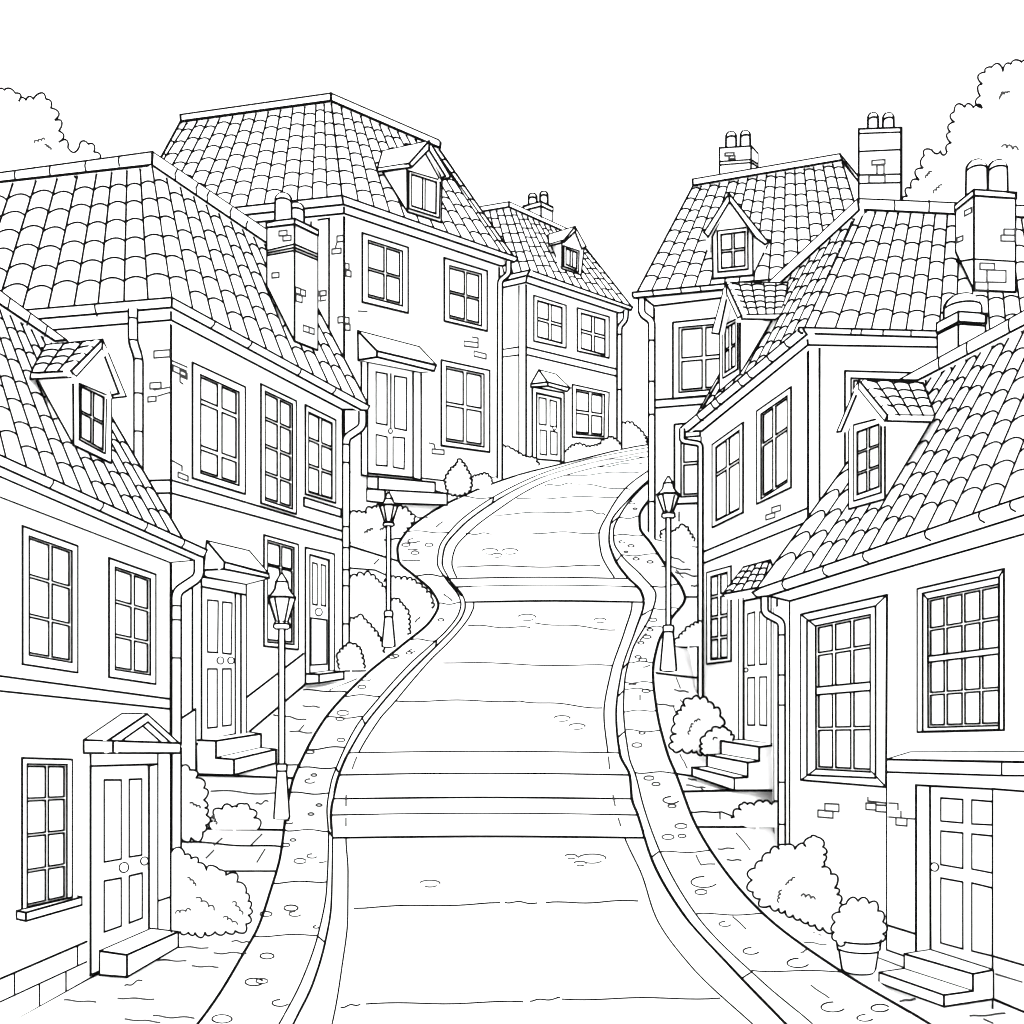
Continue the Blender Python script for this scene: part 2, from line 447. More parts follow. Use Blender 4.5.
# kerbs and pavements
def sidewalk(outer, k1, k2, joints, stones, cracks, top):
    ys = [y for y in YS if y >= top]
    s = Part(); k = Part()
    pr = []; kr = []
    for y in ys:
        pr.append([P(lerp(outer(y), k1(y), t/6), y, Dp(y)) for t in range(7)])
        m = lerp(k1(y), k2(y), .5)
        kr.append([P(k1(y), y, Dp(y)), P(m, y, Dp(y)), P(k2(y), y, Dr(y))])
    for a, b in zip(pr, pr[1:]):
        for i in range(6): s.face([a[i], a[i+1], b[i+1], b[i]])
    for a, b in zip(kr, kr[1:]):
        for i in range(2): k.face([a[i], a[i+1], b[i+1], b[i]])
    # the pavement's outer lip goes down into the ground
    for a, b in zip(pr, pr[1:]): s.face([a[0], b[0], b[0]-Vector((0, 0, .5)), a[0]-Vector((0, 0, .5))])
    s.ink(strip(outer, 1100, top, Dp, 3, .035), 2.2)
    k.ink(strip(k1, 1100, top, Dp), 1.4); k.ink(strip(k2, 1100, top, Dr, 3, .02), 2.3)
    for y in joints:
        s.ink([P(x, yy, Dp(yy)-.012) for x, yy in wav(outer(y), y, k1(y), y+random.uniform(-2, 2), 1.0, 10)], 1.1)
    for y in joints[::2]:
        k.ink([P(k1(y), y, Dp(y)-.003), P(lerp(k1(y+3), k2(y+3), .5), y+3, Dp(y+3)-.02), P(lerp(k1(y+6), k2(y+6), .93), y+6, Dp(y+6)-.02)], 1.0)
    for x, y, a in stones:
        s.ink([P(x+a*math.cos(t), y+a*.42*math.sin(t), Dp(y+a*.42*math.sin(t))-.012) for t in [2*math.pi*i/16+.4 for i in range(random.choice((15, 17, 17, 12)))]], 1.1, m=1 if a > 6 else 2)
    for l in cracks: s.ink([P(x, y, Dp(y)-.012) for x, y in wav(*l, amp=.5, n=6)], .95, m=2)
    struct('pavement', s); struct('kerb', k)
sidewalk(LO, LK1, LK2, [936, 883, 830, 793, 768, 749, 718, 696, 640, 604, 575, 532, 497],
         [(267, 956, 7), (254, 982, 9), (262, 981, 6), (280, 1003, 8), (222, 1019, 10), (266, 914, 6), (291, 908, 7), (295, 914, 6), (312, 856, 5), (300, 861, 6), (286, 845, 4), (293, 840, 3), (319, 805, 3), (311, 814, 3), (289, 822, 4), (310, 781, 5), (314, 775, 3),
          (343, 713, 6), (340, 719, 4), (366, 679, 5), (362, 687, 4), (341, 740, 4), (310, 752, 4), (393, 657, 4), (396, 656, 3), (412, 651, 3), (409, 653, 3), (441, 620, 3), (413, 541, 5), (415, 553, 4), (429, 545, 4), (406, 545, 4), (316, 927, 3)],
         [(405, 543, 420, 542), (408, 550, 418, 549), (402, 560, 420, 561), (444, 594, 452, 601), (436, 527, 443, 522), (326, 862, 319, 862)], 441)
sidewalk(RO, RK1, RK2, [972, 914, 851, 773, 731, 710, 690, 683, 662, 628, 609, 585, 555, 535, 517],
         [(725, 924, 6), (751, 951, 8), (798, 963, 11), (833, 1007, 12), (880, 1008, 9), (865, 1018, 8), (704, 882, 13), (701, 892, 6), (668, 837, 6), (681, 826, 6), (682, 836, 4), (671, 800, 8), (672, 806, 4), (649, 778, 5), (656, 784, 4), (637, 745, 5), (642, 733, 3),
          (643, 660, 4), (647, 637, 4), (641, 643, 3), (650, 630, 3), (638, 657, 3), (653, 620, 4), (646, 691, 4), (622, 542, 3), (631, 546, 3), (626, 552, 2), (636, 559, 3), (650, 562, 3), (632, 503, 3), (635, 509, 2)],
         [(811, 985, 829, 998), (733, 917, 746, 929), (696, 855, 701, 865), (701, 865, 715, 864), (640, 640, 646, 634), (643, 667, 650, 666), (640, 695, 640, 700), (629, 685, 636, 684)], 470)

# gardens between the pavements and the houses
LB = [(-700, 1500, 5.0), (-350, 1230, 7.3), (-80, 1075, 9.7), (10, 1024, 10.9), (90, 978, 12.3), (160, 938, 14.0), (160, 860, 14.9), (160, 800, 15.7), (190, 772, 16.1), (240, 742, 17.0), (305, 687, 18.7), (335, 680, 19.6),
      (335, 600, 21.6), (335, 540, 23), (335, 505, 24.3), (352, 490, 24.8), (430, 484, 26.5), (500, 474, 28.2)]
RB = [(1800, 1500, 5.0), (1400, 1200, 7), (1120, 1052, 9.3), (1024, 1013, 10.5), (878, 958, 13.4), (795, 925, 16), (788, 880, 16.7), (784, 830, 17.5), (778, 791, 18.0), (742, 770, 19.7), (698, 690, 21.75), (697, 648, 22.3), (698, 600, 23.1), (699, 548, 23.85), (657, 541, 24.2), (656.5, 500, 26.6)]
def bound(B, y):
    for (x0, y0, a), (x1, y1, b) in zip(B, B[1:]):
        if y0 >= y >= y1:
            t = (y0-y)/(y0-y1); return lerp(x0, x1, t), 1/lerp(1/a, 1/b, t)
    return (B[0][0], B[0][2]) if y > B[0][1] else (B[-1][0], B[-1][2])
def garden(B, edge):
    def at(x, y, lift=.03):
        xb, db = bound(B, y); xe = edge(y); de = Dp(y)
        t = 0 if abs(xe-xb) < 1e-6 else (x-xb)/(xe-xb)
        return P(x, y, 1/lerp(1/db, 1/de, t)-lift)
    return at
GL, GR = garden(LB, LO), garden(RB, RO)
def yard(B, edge, at, top, lines):
    s = Part(); rows = []
    for y in [y for y in YS if y >= top]:
        xb, db = bound(B, y); xe = edge(y)
        o = P(xb, y, db); away = Vector(((-1 if xb < xe else 1)*1.2, .6, 0))
        rows.append([o+away]+[at(lerp(xb, xe, t/8), y, 0) for t in range(9)])
    for a, b in zip(rows, rows[1:]):
        for i in range(9): s.face([a[i], a[i+1], b[i+1], b[i]])
    for w, m, q in lines: s.ink([at(*p) for p in q], w, m=m)
    struct('ground', s)
yard(LB, LO, GL, 476, [
    (1.8, 1, [(196, 775), (234, 776), (292, 778)]), (1.0, 2, wav(211, 791, 289, 794)), (1.0, 2, wav(256, 804, 268, 801)), (1.8, 1, [(204, 828.5), (285, 830)]), (1.3, 1, wav(183, 842, 283, 847, .8)), (1.4, 1, [(226, 871), (276, 871)]),
    (1, 2, [(206, 858), (214, 850)]), (1, 2, [(222, 838), (214, 845)]), (1, 2, [(251, 845), (262, 834)]), (1, 2, [(257, 862), (265, 849)]),
    (1.1, 2, wav(178, 947, 208, 948, .6)), (1.1, 2, wav(214, 953, 246, 953, .8)), (1, 2, wav(232, 941, 248, 942, .8)), (1, 2, wav(153, 1016, 194, 1018, .9)), (1, 2, wav(125, 1019, 160, 1022, .6)), (1, 2, wav(125, 986, 142, 980)), (1, 2, wav(155, 960, 186, 961, .5)), (1, 2, wav(64, 1000, 96, 1002, .5)), (1, 2, wav(118, 998, 154, 999, .5)), (1, 2, wav(192, 966, 218, 967, .5)),
    (1.2, 1, wav(302, 690, 346, 692, .5)), (1, 2, [(330, 690), (345, 684), (357, 679)]), (1, 2, wav(303, 706, 320, 707, .5)), (1, 2, wav(282, 716, 306, 720, .7)), (1, 2, wav(290, 731, 312, 733, .5)), (1, 2, [(299, 731), (304, 725)]), (1, 2, wav(273, 715, 279, 716, .3)),
    (1, 2, wav(300, 765, 281, 764, .3)), (1.3, 1, [(345, 671), (366, 671)]),
    (1.6, 1, [(350, 546), (372, 553), (398, 561)]), (1.3, 1, wav(351, 543, 374, 540, .8)), (1.3, 1, wav(374, 540, 402, 539, .7)), (1.4, 1, [(350, 487), (366, 489), (373, 496), (384, 501)]), (1.4, 1, [(350, 472), (367, 474)]),
    (1, 2, wav(415, 517, 428, 518, .5)), (1, 2, wav(409, 532, 392, 532, .4)), (1, 2, [(374, 564), (379, 559)]), (1.2, 1, [(350, 568), (375, 570), (386, 575)]), (1.4, 1, [(436, 491), (447, 494)]), (1, 2, wav(415, 622, 420, 617, .4)), (1.3, 1, [(420, 478), (446, 481)])])
yard(RB, RO, GR, 499, [
    (1.5, 1, [(655, 540), (676, 544), (698, 548)]), (1.9, 1, [(683, 791.5), (735, 790.5), (780, 790)]), (1.8, 1, [(697, 827), (740, 827), (782, 826)]), (1.2, 1, wav(692, 812, 722, 812, .4)), (1.1, 1, [(722, 812), (732, 816)]),
    (1.7, 1, [(675, 773.5), (692, 776)]), (1.6, 1, [(656, 673), (680, 676), (698, 678)]), (1.3, 1, wav(662, 646, 698, 647, .8)), (1.4, 1, [(685, 597), (699, 597)]), (1, 2, wav(674, 690, 688, 692, .4)), (1, 2, [(676, 678), (680, 688)]), (1, 2, wav(658, 704, 674, 706, .4)), (1, 2, [(673, 706), (676, 714)]),
    (1, 2, wav(686, 785, 705, 788, .5)), (1, 2, wav(688, 779, 696, 780, .3)), (1, 2, [(700, 787), (703, 790)]), (1, 2, [(736, 833), (744, 842), (750, 850)]), (1, 2, wav(718, 849, 734, 848, .4)), (1, 2, wav(727, 860, 741, 860, .4)), (1, 2, [(720, 819), (720, 812)]),
    (1, 2, wav(813, 933, 826, 936, .8)), (1, 2, wav(803, 942, 826, 945, .5)), (1, 2, wav(801, 953, 806, 950, .4)), (1, 2, wav(900, 1001, 915, 999, .4)), (1, 2, wav(970, 1016, 1014, 1013, .6)), (1, 2, [(984, 1019), (993, 1023)]), (1.6, 1, [(878, 958), (904, 968)]), (1.3, 1, wav(884, 939, 900, 944, .3)), (1.9, 1, [(993, 999), (1024, 1013), (1060, 1028)]),
    (1, 2, wav(662, 566, 690, 570, .7)), (1, 2, wav(670, 556, 684, 562, .6)), (1, 2, wav(675, 572, 696, 576, .7)), (1, 2, wav(679, 610, 684, 620, .5)), (1, 2, wav(691, 586, 697, 586, .3)), (1, 2, wav(676, 570, 683, 578, .5)), (1, 2, wav(680, 700, 688, 712, .5)), (1, 2, wav(680, 755, 687, 768, .5))])
s = Part()
edge = [(500, 482), (530, 473.5), (570, 463.3), (622, 451.5), (655, 445), (700, 441)]
bk = [(495, 477, 30), (528, 468, 36.2), (566, 462.5, 37.1), (622, 451, 38.8), (655, 444, 42), (705, 438, 44)]
for i in range(5):
    s.face([P(*edge[i], Dp(edge[i][1])), P(*edge[i+1], Dp(edge[i+1][1])), P(*bk[i+1]), P(*bk[i])])
struct('ground', s)
# the hill everything stands on
s = Part()
dy = [-30, 0, 5, 8, 10.9, 12.9, 14.6, 17, 19, 21, 23.2, 26, 28.3, 31.5, 34.5, 37.5, 42, 70, 150, 400, 1500]
dx = [-900, -200, -60, -25, -12, -5, 0, 5, 12, 25, 60, 200, 900]
for i in range(len(dy)-1):
    for j in range(len(dx)-1):
        s.face([Vector((x, y, zprof(y)-3.4)) for x, y in ((dx[j], dy[i]), (dx[j+1], dy[i]), (dx[j+1], dy[i+1]), (dx[j], dy[i+1]))])
struct('hill', s)

HG = 'tiled houses along the winding street'
def house(label, loc): return thing('tiled_house', label, 'house', loc, HG)
def backslope(s, a, b, vec): s.solid([a, b, b+vec, a+vec], Vector((0, .05, -.1)))

# ================================================================== near house, street's left
pl = VP(0, 10.8, 170, 13.97)
h = house('nearest house on the left, with a pedimented door hood and eight-pane ground-floor window', pl.at(60, 1000))
s = Part()
body(s, pl, (-90, 462, 1150), (170, 562, 1000), 3.2)
for q in ([(-90, 664), (0, 676), (170, 699)], [(-90, 681), (0, 691), (170, 709)]): s.line(pl, q, 1.7)
for a in ([(-90, 1018), (0, 979), (90.5, 940)],): s.line(pl, a, 1.8)
s.line(pl, [(-60, 1028), (0, 1002), (90.5, 960)], 1.2)
s.line(pl, [(-40, 1053), (10, 1024), (40, 1007), (100, 973)], 2)
for x, a, b in ((14.5, 973, 996), (77.5, 946, 965), (39.5, 985, 1007), (66, 972, 991)): s.line(pl, [(x, a), (x, b)], 1.1)
s.build('wall', h)
# roof
g1, g2 = pl.at(-90, 412, .36), pl.at(184, 541, .36)
rp = Pl(g1, g2, P(67, 341, 14.0))
s = Part()
poly = [(-90, 228), (67, 341), (184, 541), (-90, 412)]
tiles(s, rp, poly, [(-90, 228), (67, 341), (184, 541), (-90, 412)], 15, 8, .1, .2, 1.3)
s.ink([rp.at(67, 341, .01), rp.at(184, 541, .01)], 1.9)
s.slab(rp, [(-90, 224), (0, 291), (66, 340), (55, 341), (0, 304), (-90, 238)], .06, .1, 2.1)
for a, b in (((30, 315), (27, 325)), ((47, 327), (45, 336)), ((10, 299), (8, 308))): s.line(rp, [a, b], 1.2, .065)
backslope(s, rp.at(-90, 228), rp.at(67, 341), Vector((-2, .5, -3)))
s.build('roof', h)
s = Part()
s.slab(pl, [(-90, 412), (0, 455), (207, 550), (203.5, 557), (200, 556), (0, 466), (-90, 424)], .38, .12, 1.8)
s.slab(pl, [(-90, 424), (0, 466), (200, 556), (193, 560), (0, 478), (-90, 438)], .36, .1, 0)
s.solid([pl.at(-90, 438, .36), pl.at(193, 560, .36), pl.at(170, 562, .02), pl.at(-90, 462, .02)], Vector((0, 0, .04)), 1.7)
for x in (52, 102, 146, 183):
    y = 455+x*.459; s.line(pl, [(x+1.5, y+.5), (x+1, y+5), (x-2, y+9)], 1.3, .385)
s.build('gutter', h)
dq = pl.at(199, 556, .3).y
pipe(h, [(199, 555, dq), (199, 577, dq), (176.5, 592, 13.9), (176.3, 930, 13.9)], 9, (606, 620, 658), w=1.8)
window(h, pl, [(22.5, 526), (77.5, 546), (77.5, 672.5), (22.5, 664)], [(29, 536), (72, 551), (72, 662.5), (29, 655)], 2, 3, w=1.8)
window(h, pl, [(109, 558), (155.5, 574.5), (155.5, 684), (109, 677)], [(115, 567), (150.5, 579), (150.5, 675), (115, 669.5)], 2, 3, w=1.8)
wd = window(h, pl, [(22, 758), (72, 759.5), (72, 897), (22, 909.5)], [(27, 764), (67, 764.5), (67, 898), (27, 907)], 2, 4, w=1.8, bar=3)
s = Part()
box3(s, (17, 11.0, 911, 919), (26, 10.93, 912.5, 921), (81.5, 12.0, 897, 905), 1.8)
s.build('sill', wd)
# hood
s = Part()
s.solid([pl.at(84, 740, .02), pl.at(113, 741, .42), pl.at(113, 753, .42), pl.at(84, 753, .02)], Vector((.03, .06, 0)), 1.8)
s.slab(pl, [(113, 741), (180, 743), (180, 753), (113, 753)], .42, .1, 1.8)
s.solid([pl.at(84, 740, .02), pl.at(122, 714, .02), pl.at(147, 714, .42), pl.at(108, 740.5, .42)], Vector((0, .03, -.05)), 1.8)
s.slab(pl, [(108, 740.5), (147, 714), (179, 743)], .43, .06, 1.8)
s.solid([pl.at(147, 714, .42), pl.at(122, 714, .02), pl.at(182, 744, .02), pl.at(180, 743, .42)], Vector((0, .03, -.05)))
s.solid([pl.at(113, 753, .42), pl.at(180, 753, .42), pl.at(180, 753, .02), pl.at(84, 753, .02)], Vector((0, 0, .03)))
s.line(pl, [(121, 741), (148, 722), (171, 743)], 1.6, .436); s.line(pl, [(143, 726), (161, 742)], 1.5, .436)
s.build('door_hood', h)
s = Part()
for q in ([(157.5, 753), (170, 753), (170, 960), (157.5, 960)], [(149, 766), (157.5, 764), (157.5, 955), (149, 945)], [(90.5, 753), (157.5, 753), (157.5, 764), (90.5, 766)]): s.slab(pl, q, .07, .1, 1.7)
s.line(pl, [(158, 901), (170, 897)], 1.4, .075)
s.build('door_frame', h)
door(h, pl, [(90.5, 766), (149, 764.5), (149, 950), (90.5, 975)], [[(104, 780), (121, 780), (121, 859), (104, 862)], [(129, 779.5), (141.5, 779), (141.5, 855), (129, 857)], [(104, 881), (121, 878), (121, 926), (104, 932)], [(129, 876), (142, 873), (142, 918), (129, 923)]], [(124, 867.5, 4.3), (144.5, 861, 3.4)])
s = Part(); box3(s, (100, 12.2, 951, 975), (127, 11.9, 955, 977), (178, 12.6, 932, 947), 1.9); s.build('doorstep', h)
dormer(h, rp, [(73, 377), (101.5, 347), (111.5, 398), (111, 463), (73.5, 445)], [(45.5, 345), (102.5, 339.5), (71, 371), (30.5, 373)], [(75, 377), (30.5, 379)],
       [[(102.5, 339.5), (102, 348), (76, 376.5), (71, 371)], [(102.5, 339.5), (126, 396.5), (113, 398), (112, 395), (119, 393.5), (101.5, 348)]], [(73, 377), (37, 379), (73.5, 445)],
       [(79.5, 383.5), (106.5, 395), (105, 453.5), (79.5, 439.5)], [(81, 386), (104, 397), (103, 450), (81, 437.5)], 2, 2, (3, 3), extra=([(97, 355), (110.5, 385)],))

# ================================================================== second house, street's left
pl = VP(171, 15.5, 345, 19.7); ps = VP(171, 15.5, 25, 15.96)
h = house('left house with the brick chimney, two doors and three tall upper windows', pl.at(260, 740))
s = Part()
box3(s, (-90, 16.3, 342, 900), (171, 15.5, 320, 870), (342, 19.62, 409, 720), 2.0, False)
s.line(ps, [(-20, 485), (171, 480)]); s.line(ps, [(-20, 497), (171, 493)])
s.line(pl, [(171, 480), (342, 531)]); s.line(pl, [(171, 493), (342, 540)])
s.line(pl, [(247, 697), (305.5, 652)]); s.line(pl, [(250, 731), (305.5, 684)], 1.9)
bricks(s, ps, [(154, 351, 16, 7, -.08), (150, 383, 11, 6, -.08), (148, 397, 8, 5, -.1)]); s.line(ps, [(154, 390), (171, 387)], 1, m=2); s.line(ps, [(158, 396), (171, 392)], 1, m=2)
bricks(s, pl, [(173, 365, 13, 6, .45), (180, 370, 7, 6, .45), (178, 472, 10, 5, .4)]); s.line(pl, [(173, 361), (187, 367)], 1, m=2); s.line(pl, [(180, 377), (180, 382), (183, 384)], 1, m=2); s.line(pl, [(173, 461), (182, 466), (182, 471)], 1, m=2)
s.build('wall', h)
s = Part()
ec = pl.at(172, 298, .28)
ap = P(152, 165, 17.5)
rr = Pl(ec, pl.at(365, 404, .28), ap)
rl = Pl(ec, ps.at(25, 310, .28), ap)
poly = [(-90, 192), (152, 165), (172, 298), (-90, 320)]
tiles(s, rl, poly, [(-120, 195), (152, 165), (172, 298), (-160, 326)], 18, 6, .16, .33, 1.5, tops=[-97, -74, -52, -29, -8, 14, 37, 58, 78, 97, 112, 127, 140, 152], bots=[-175, -147, -118, -90, -61, -32, -5, 22, 48, 74, 98, 124, 148, 172], stag=.05)
poly = [(152, 165), (293, 261), (367, 403), (172, 298)]
tiles(s, rr, poly, [(152, 165), (293, 261), (367, 403), (172, 298)], 12, 6, .12, .25, 1.35, stag=.08)
s.ink([rr.at(152, 166, .05), rr.at(172, 298, .05)], 1.3)
s.ink([rr.at(318, 309, .01), rr.at(367, 403, .01)], 2); s.ink([rr.at(268, 240, .01), rr.at(293, 261, .01), rr.at(318, 309, .01)], 1.9)
s.slab(rl, [(-90, 185), (0, 173), (152.5, 152), (152, 165), (0, 182), (-90, 193)], .06, .1, 2.2)
for x, a in ((15, 171), (50, 167), (85.5, 162), (119, 157)): s.line(rl, [(x, a), (x-.6, a+4), (x+.3, a+9)], 1.3, .066)
s.slab(rr, [(152.5, 152), (270, 232), (295, 252), (293, 262), (268, 244), (152, 165)], .06, .1, 1.9)
for x, y in ((177, 170), (198, 184), (209, 192), (232, 208), (248, 221)): s.line(rr, [(x, y), (x-2, y+4), (x-1.5, y+9)], 1.1, .066)
backslope(s, rl.at(-90, 192), ap, Vector((-.3, 2.5, -3))); backslope(s, ap, rr.at(293, 261), Vector((-2.3, 1, -3)))
s.build('roof', h)
s = Part()
g = mo(pl, ps, 172, 300, .4); g2 = mo(pl, ps, 171, 314, .3)
s.slab(ps, [(-90, 320), (25, 310), (172, 297.5), (171.5, 307.5), (37, 319), (-90, 330)], g, .12, 1.8)
s.slab(pl, [(172, 297.5), (369.5, 406), (367, 410.5), (361, 410), (171.5, 307.5)], .4, .12, 1.8)
s.slab(ps, [(-90, 330), (171, 307.5), (171, 320), (-90, 342)], g2, .1, 1.7)
s.slab(pl, [(171, 307.5), (361, 410), (342, 409.5), (171, 320)], .3, .1, 1.7)
s.line(ps, [(94.5, 304), (95, 309), (97, 316)], 1.3, g+.005)
for x, y in ((215, 322), (252, 342), (301, 370), (336, 388)): s.line(pl, [(x, y), (x-1, y+3), (x-4, y+6)], 1.3, .405)
s.build('gutter', h)
pipe(h, [(133, 309, 14.95), (133, 342, 15.0), (138.5, 358, 15.45), (138.5, 600, 15.45)], 8.6, (319, 341, 360, 394, 432))
dq = pl.at(362, 410, .2).y
pipe(h, [(362.5, 408, dq), (362.5, 427, dq), (346, 438, 19.7), (345.5, 690, 19.7)], 7, (445, 463, 527, 548, 570, 586, 624))
window(h, pl, [(192.5, 362.5), (245, 387), (245, 494), (192.5, 478)], [(200.5, 374.5), (239, 392), (239, 485.5), (200.5, 473)], 2, 3, vs=[.27, .74], bar=4.5, w=1.8)
window(h, pl, [(261, 384), (296, 401), (296, 514), (261, 503)], [(265, 391), (292.5, 404), (292.5, 509), (265, 500)], 2, 4, bar=3, w=1.7)
wd = window(h, pl, [(305.5, 405), (335.5, 420), (335.5, 503), (305.5, 494)], [(308.5, 412), (332, 423), (332, 499), (308.5, 492)], 2, 3, bar=3, w=1.7)
s = Part(); s.slab(pl, [(304, 497.5), (340.5, 509), (340.5, 517), (304, 506)], .12, .12, 1.7); s.build('sill', wd)
window(h, pl, [(264, 535), (298, 544.5), (298, 649.5), (264, 646)], [(267.5, 540), (294, 547.5), (294, 644.5), (267.5, 642)], 2, 2, vs=[.24], bar=2.2, w=1.7)
# porch
s = Part()
s.slab(pl, [(192.5, 582), (201.5, 581), (201.5, 742), (192.5, 746)], .06, .1, 1.6); s.slab(pl, [(201.5, 577), (246, 584), (246, 595), (241, 594), (207, 587.5), (201.5, 586.5)], .1, .1, 1.6); s.slab(pl, [(241, 594), (246, 595), (246, 735), (241, 735)], .1, .1, 1.6); s.slab(pl, [(235, 593), (241, 594), (241, 735), (235, 735)], .07, .08, 1.6)
s.build('door_frame', h)
s = Part()
a, b, c, e, f_, g_ = pl.at(207, 541, .03), pl.at(249, 551, .03), pl.at(268.5, 574, .5), pl.at(224.5, 562, .5), pl.at(204, 570, .05), pl.at(224, 569, .5)
s.solid([a, b, c, e], Vector((0, .03, -.05)), 1.8); s.solid([a, e, g_, f_], Vector((0, .03, -.02)), 1.8)
s.slab(pl, [(224.5, 562), (268.5, 573.5), (269, 578), (224, 569)], .5, .1, 1.8)
s.solid([f_, g_, pl.at(269, 578, .48), pl.at(246, 584, .1), pl.at(204, 576, .1)], Vector((0, .05, .02)), 1.7)
s.build('door_hood', h)
door(h, pl, [(201.5, 586.5), (235, 593), (235, 734), (201.5, 741)], [[(207.5, 600), (218, 601), (217.5, 652.5), (207.5, 652)], [(222.5, 602), (231.8, 603), (231, 654), (222.5, 653)], [(207.5, 669), (217, 669), (217, 727), (207.5, 728)], [(222.5, 669), (231, 669), (231, 725), (222.5, 726)]], [(220.5, 660.5, 3), (231, 660.5, 2.8)], off=.07, w=1.7)
s = Part()
st = [P(196, 740, 15.95), P(216, 741, 15.75), P(216, 758, 15.75), P(234, 759.5, 15.5), P(234, 775, 15.5), P(197, 774, 15.9)]
en = [P(249, 732.5, 17.1), P(261, 734, 16.2), P(261, 748, 16.2), P(276, 749.5, 15.6), P(276, 763, 15.6), P(250, 765, 17.1)]
def stairs(s, st, en, w=1.8):
    n = len(st); s.face(st); s.face(en[::-1])
    for i in range(n):
        j = (i+1) % n; s.face([st[i], en[i], en[j], st[j]])
        s.ink([st[i], en[i]], w)
    s.ink(st, w, True); s.ink(en, w, True)
stairs(s, st, en); s.build('doorstep', h)
s = Part(); s.slab(pl, [(181, 718.5), (195.5, 709), (195.5, 770), (181, 778)], .08, .08, 1.7); s.build('plinth', h)
s = Part()
s.slab(pl, [(305.5, 547.5), (334, 554), (334, 671), (329, 672), (329, 560), (309.5, 554.5), (309.5, 673), (305.5, 683)], .05, .08, 1.7); s.build('door_frame', h)
door(h, pl, [(309.5, 554.5), (329, 560), (329, 672), (309.5, 674)], [[(312.5, 562.5), (317, 564), (317, 605), (312.5, 604)], [(321, 564.5), (325.5, 566), (325.5, 606), (321, 605)], [(311, 618), (326.5, 620), (326.5, 664), (311, 665)]], [(318.8, 612, 3.2)], off=.03, w=1.6)
s = Part(); box3(s, (305.5, 18.5, 674, 684), (319, 18.1, 674.5, 683), (343.5, 18.6, 671.5, 679), 1.7); s.build('doorstep', h)
# chimney
dc = rr.at(294.5, 342).y-.05
chimney(h, (267, dc+.25, 223, 286), (294.5, dc, 219.5, 341), (317.5, dc+.75, 231, 350), (.6, 4.5), [(250.5, 244, 254), (253, 247.5, 257), (255.5, 250.5, 260)],
        [('L', [(279, 231, 8, 5, -.1), (283, 236, 8, 5, -.1), (272, 273, 7, 5, -.1)]), ('R', [(295.5, 287, 5, 6, .3), (300.5, 289, 5, 6, .3), (296, 294, 6, 7, .3), (303, 325, 6, 6, .3), (309, 327, 5, 6, .3)])],
        [(275, 291.5, 192.5, 221, dc+.3), (289, 304, 202.5, 224, dc+.75)])

# ================================================================== third house, street's left
pl = VP(344, 24.5, 500, 28); ps = VP(344, 24.5, 235, 25.3)
h = house('tall left house above the conical shrub, with a wide flat door canopy and one dormer', pl.at(420, 490))
s = Part()
box3(s, (150, 26, 233, 560), (344, 24.5, 213.5, 540), (499, 27.97, 266, 520), 2.0, False)
s.line(ps, [(329, 216), (329, 420)], 1.7); s.line(ps, [(318, 220), (329, 218)], 1.3); s.line(ps, [(311, 222), (311, 226)], 1.3)
bricks(s, ps, [(337, 236, 7, 6, -.1), (332, 249, 9, 5, -.1), (320, 291, 6, 5, -.1), (338, 317, 6, 6, -.1)]); s.line(ps, [(337, 242), (335, 249)], 1, m=2); s.line(ps, [(321, 296), (320, 301), (326, 300)], 1, m=2)
bricks(s, pl, [(345, 263, 4, 6, .2), (346, 270, 5, 6, .2), (344, 317, 5, 6, .1), (345, 324, 5, 6, .1), (464, 341, 14, 5, .12), (474, 351, 12, 5, .25), (432, 449, 12, 4.5, .08)])
s.line(pl, [(472, 337), (478, 338), (478, 344)], 1, m=2); s.line(pl, [(429, 443), (434, 444), (435, 449)], 1, m=2); s.line(pl, [(358, 311), (367, 311.5)], 1, m=2)
s.line(pl, [(421, 478), (446, 481)], 1.4); s.line(pl, [(486, 479), (498, 477)], 1.4)
s.build('wall', h)
s = Part()
ec = pl.at(342, 196, .3); ap = P(331, 101, 27.0)
rr = Pl(ec, pl.at(512, 256, .3), ap); rl = Pl(ec, ps.at(235, 208, .3), ap)
tiles(s, rl, [(181, 121), (331, 101), (342, 196), (141, 219), (130, 219)], [(181, 121), (331, 101), (342, 196), (146, 219)], 14, 7, .12, .3, 1.3, tops=[181, 189, 199, 210, 221, 234, 245, 257, 269, 281, 293, 305, 316, 324, 331], bots=[107, 124, 141, 158, 175, 193, 210, 228, 246, 264, 281, 297, 312, 327, 342])
tiles(s, rr, [(331, 101), (438, 147), (514, 257), (342, 196)], [(331, 101), (438, 147), (514, 257), (342, 196)], 12, 7, .14, .24, 1.3)
s.ink([rr.at(331, 101, .01), rr.at(342, 196, .01)], 1.6); s.ink([rl.at(181, 121, .01), rl.at(130, 215, .01)], 1.9); s.ink([rr.at(437, 147, .01), rr.at(514, 257, .01)], 1.9); s.ink([rr.at(433.5, 148, .01), rr.at(509, 256, .01)], 1.4)
s.slab(rl, [(180.5, 115), (331, 93.5), (331, 101), (181, 121.5)], .07, .12, 2.2)
s.slab(rr, [(331, 93.5), (438, 140), (440.5, 143), (440, 148), (331, 101)], .07, .12, 2.2)
backslope(s, rl.at(181, 121), ap, Vector((.2, 3, -3.5))); backslope(s, ap, rr.at(438, 147), Vector((-2, 2, -3.5)))
s.build('roof', h)
s = Part()
g = mo(pl, ps, 343, 200, .42); g2 = mo(pl, ps, 344, 209, .34)
s.slab(ps, [(150, 217), (342, 195.5), (343.5, 204.5), (150, 225)], g, .12, 1.8)
s.slab(pl, [(342, 195.5), (517.5, 257.5), (517, 260), (514, 262), (343.5, 204.5)], .42, .12, 1.8)
s.slab(ps, [(150, 225), (344, 204.5), (344, 213.5), (150, 233)], g2, .1, 1.7)
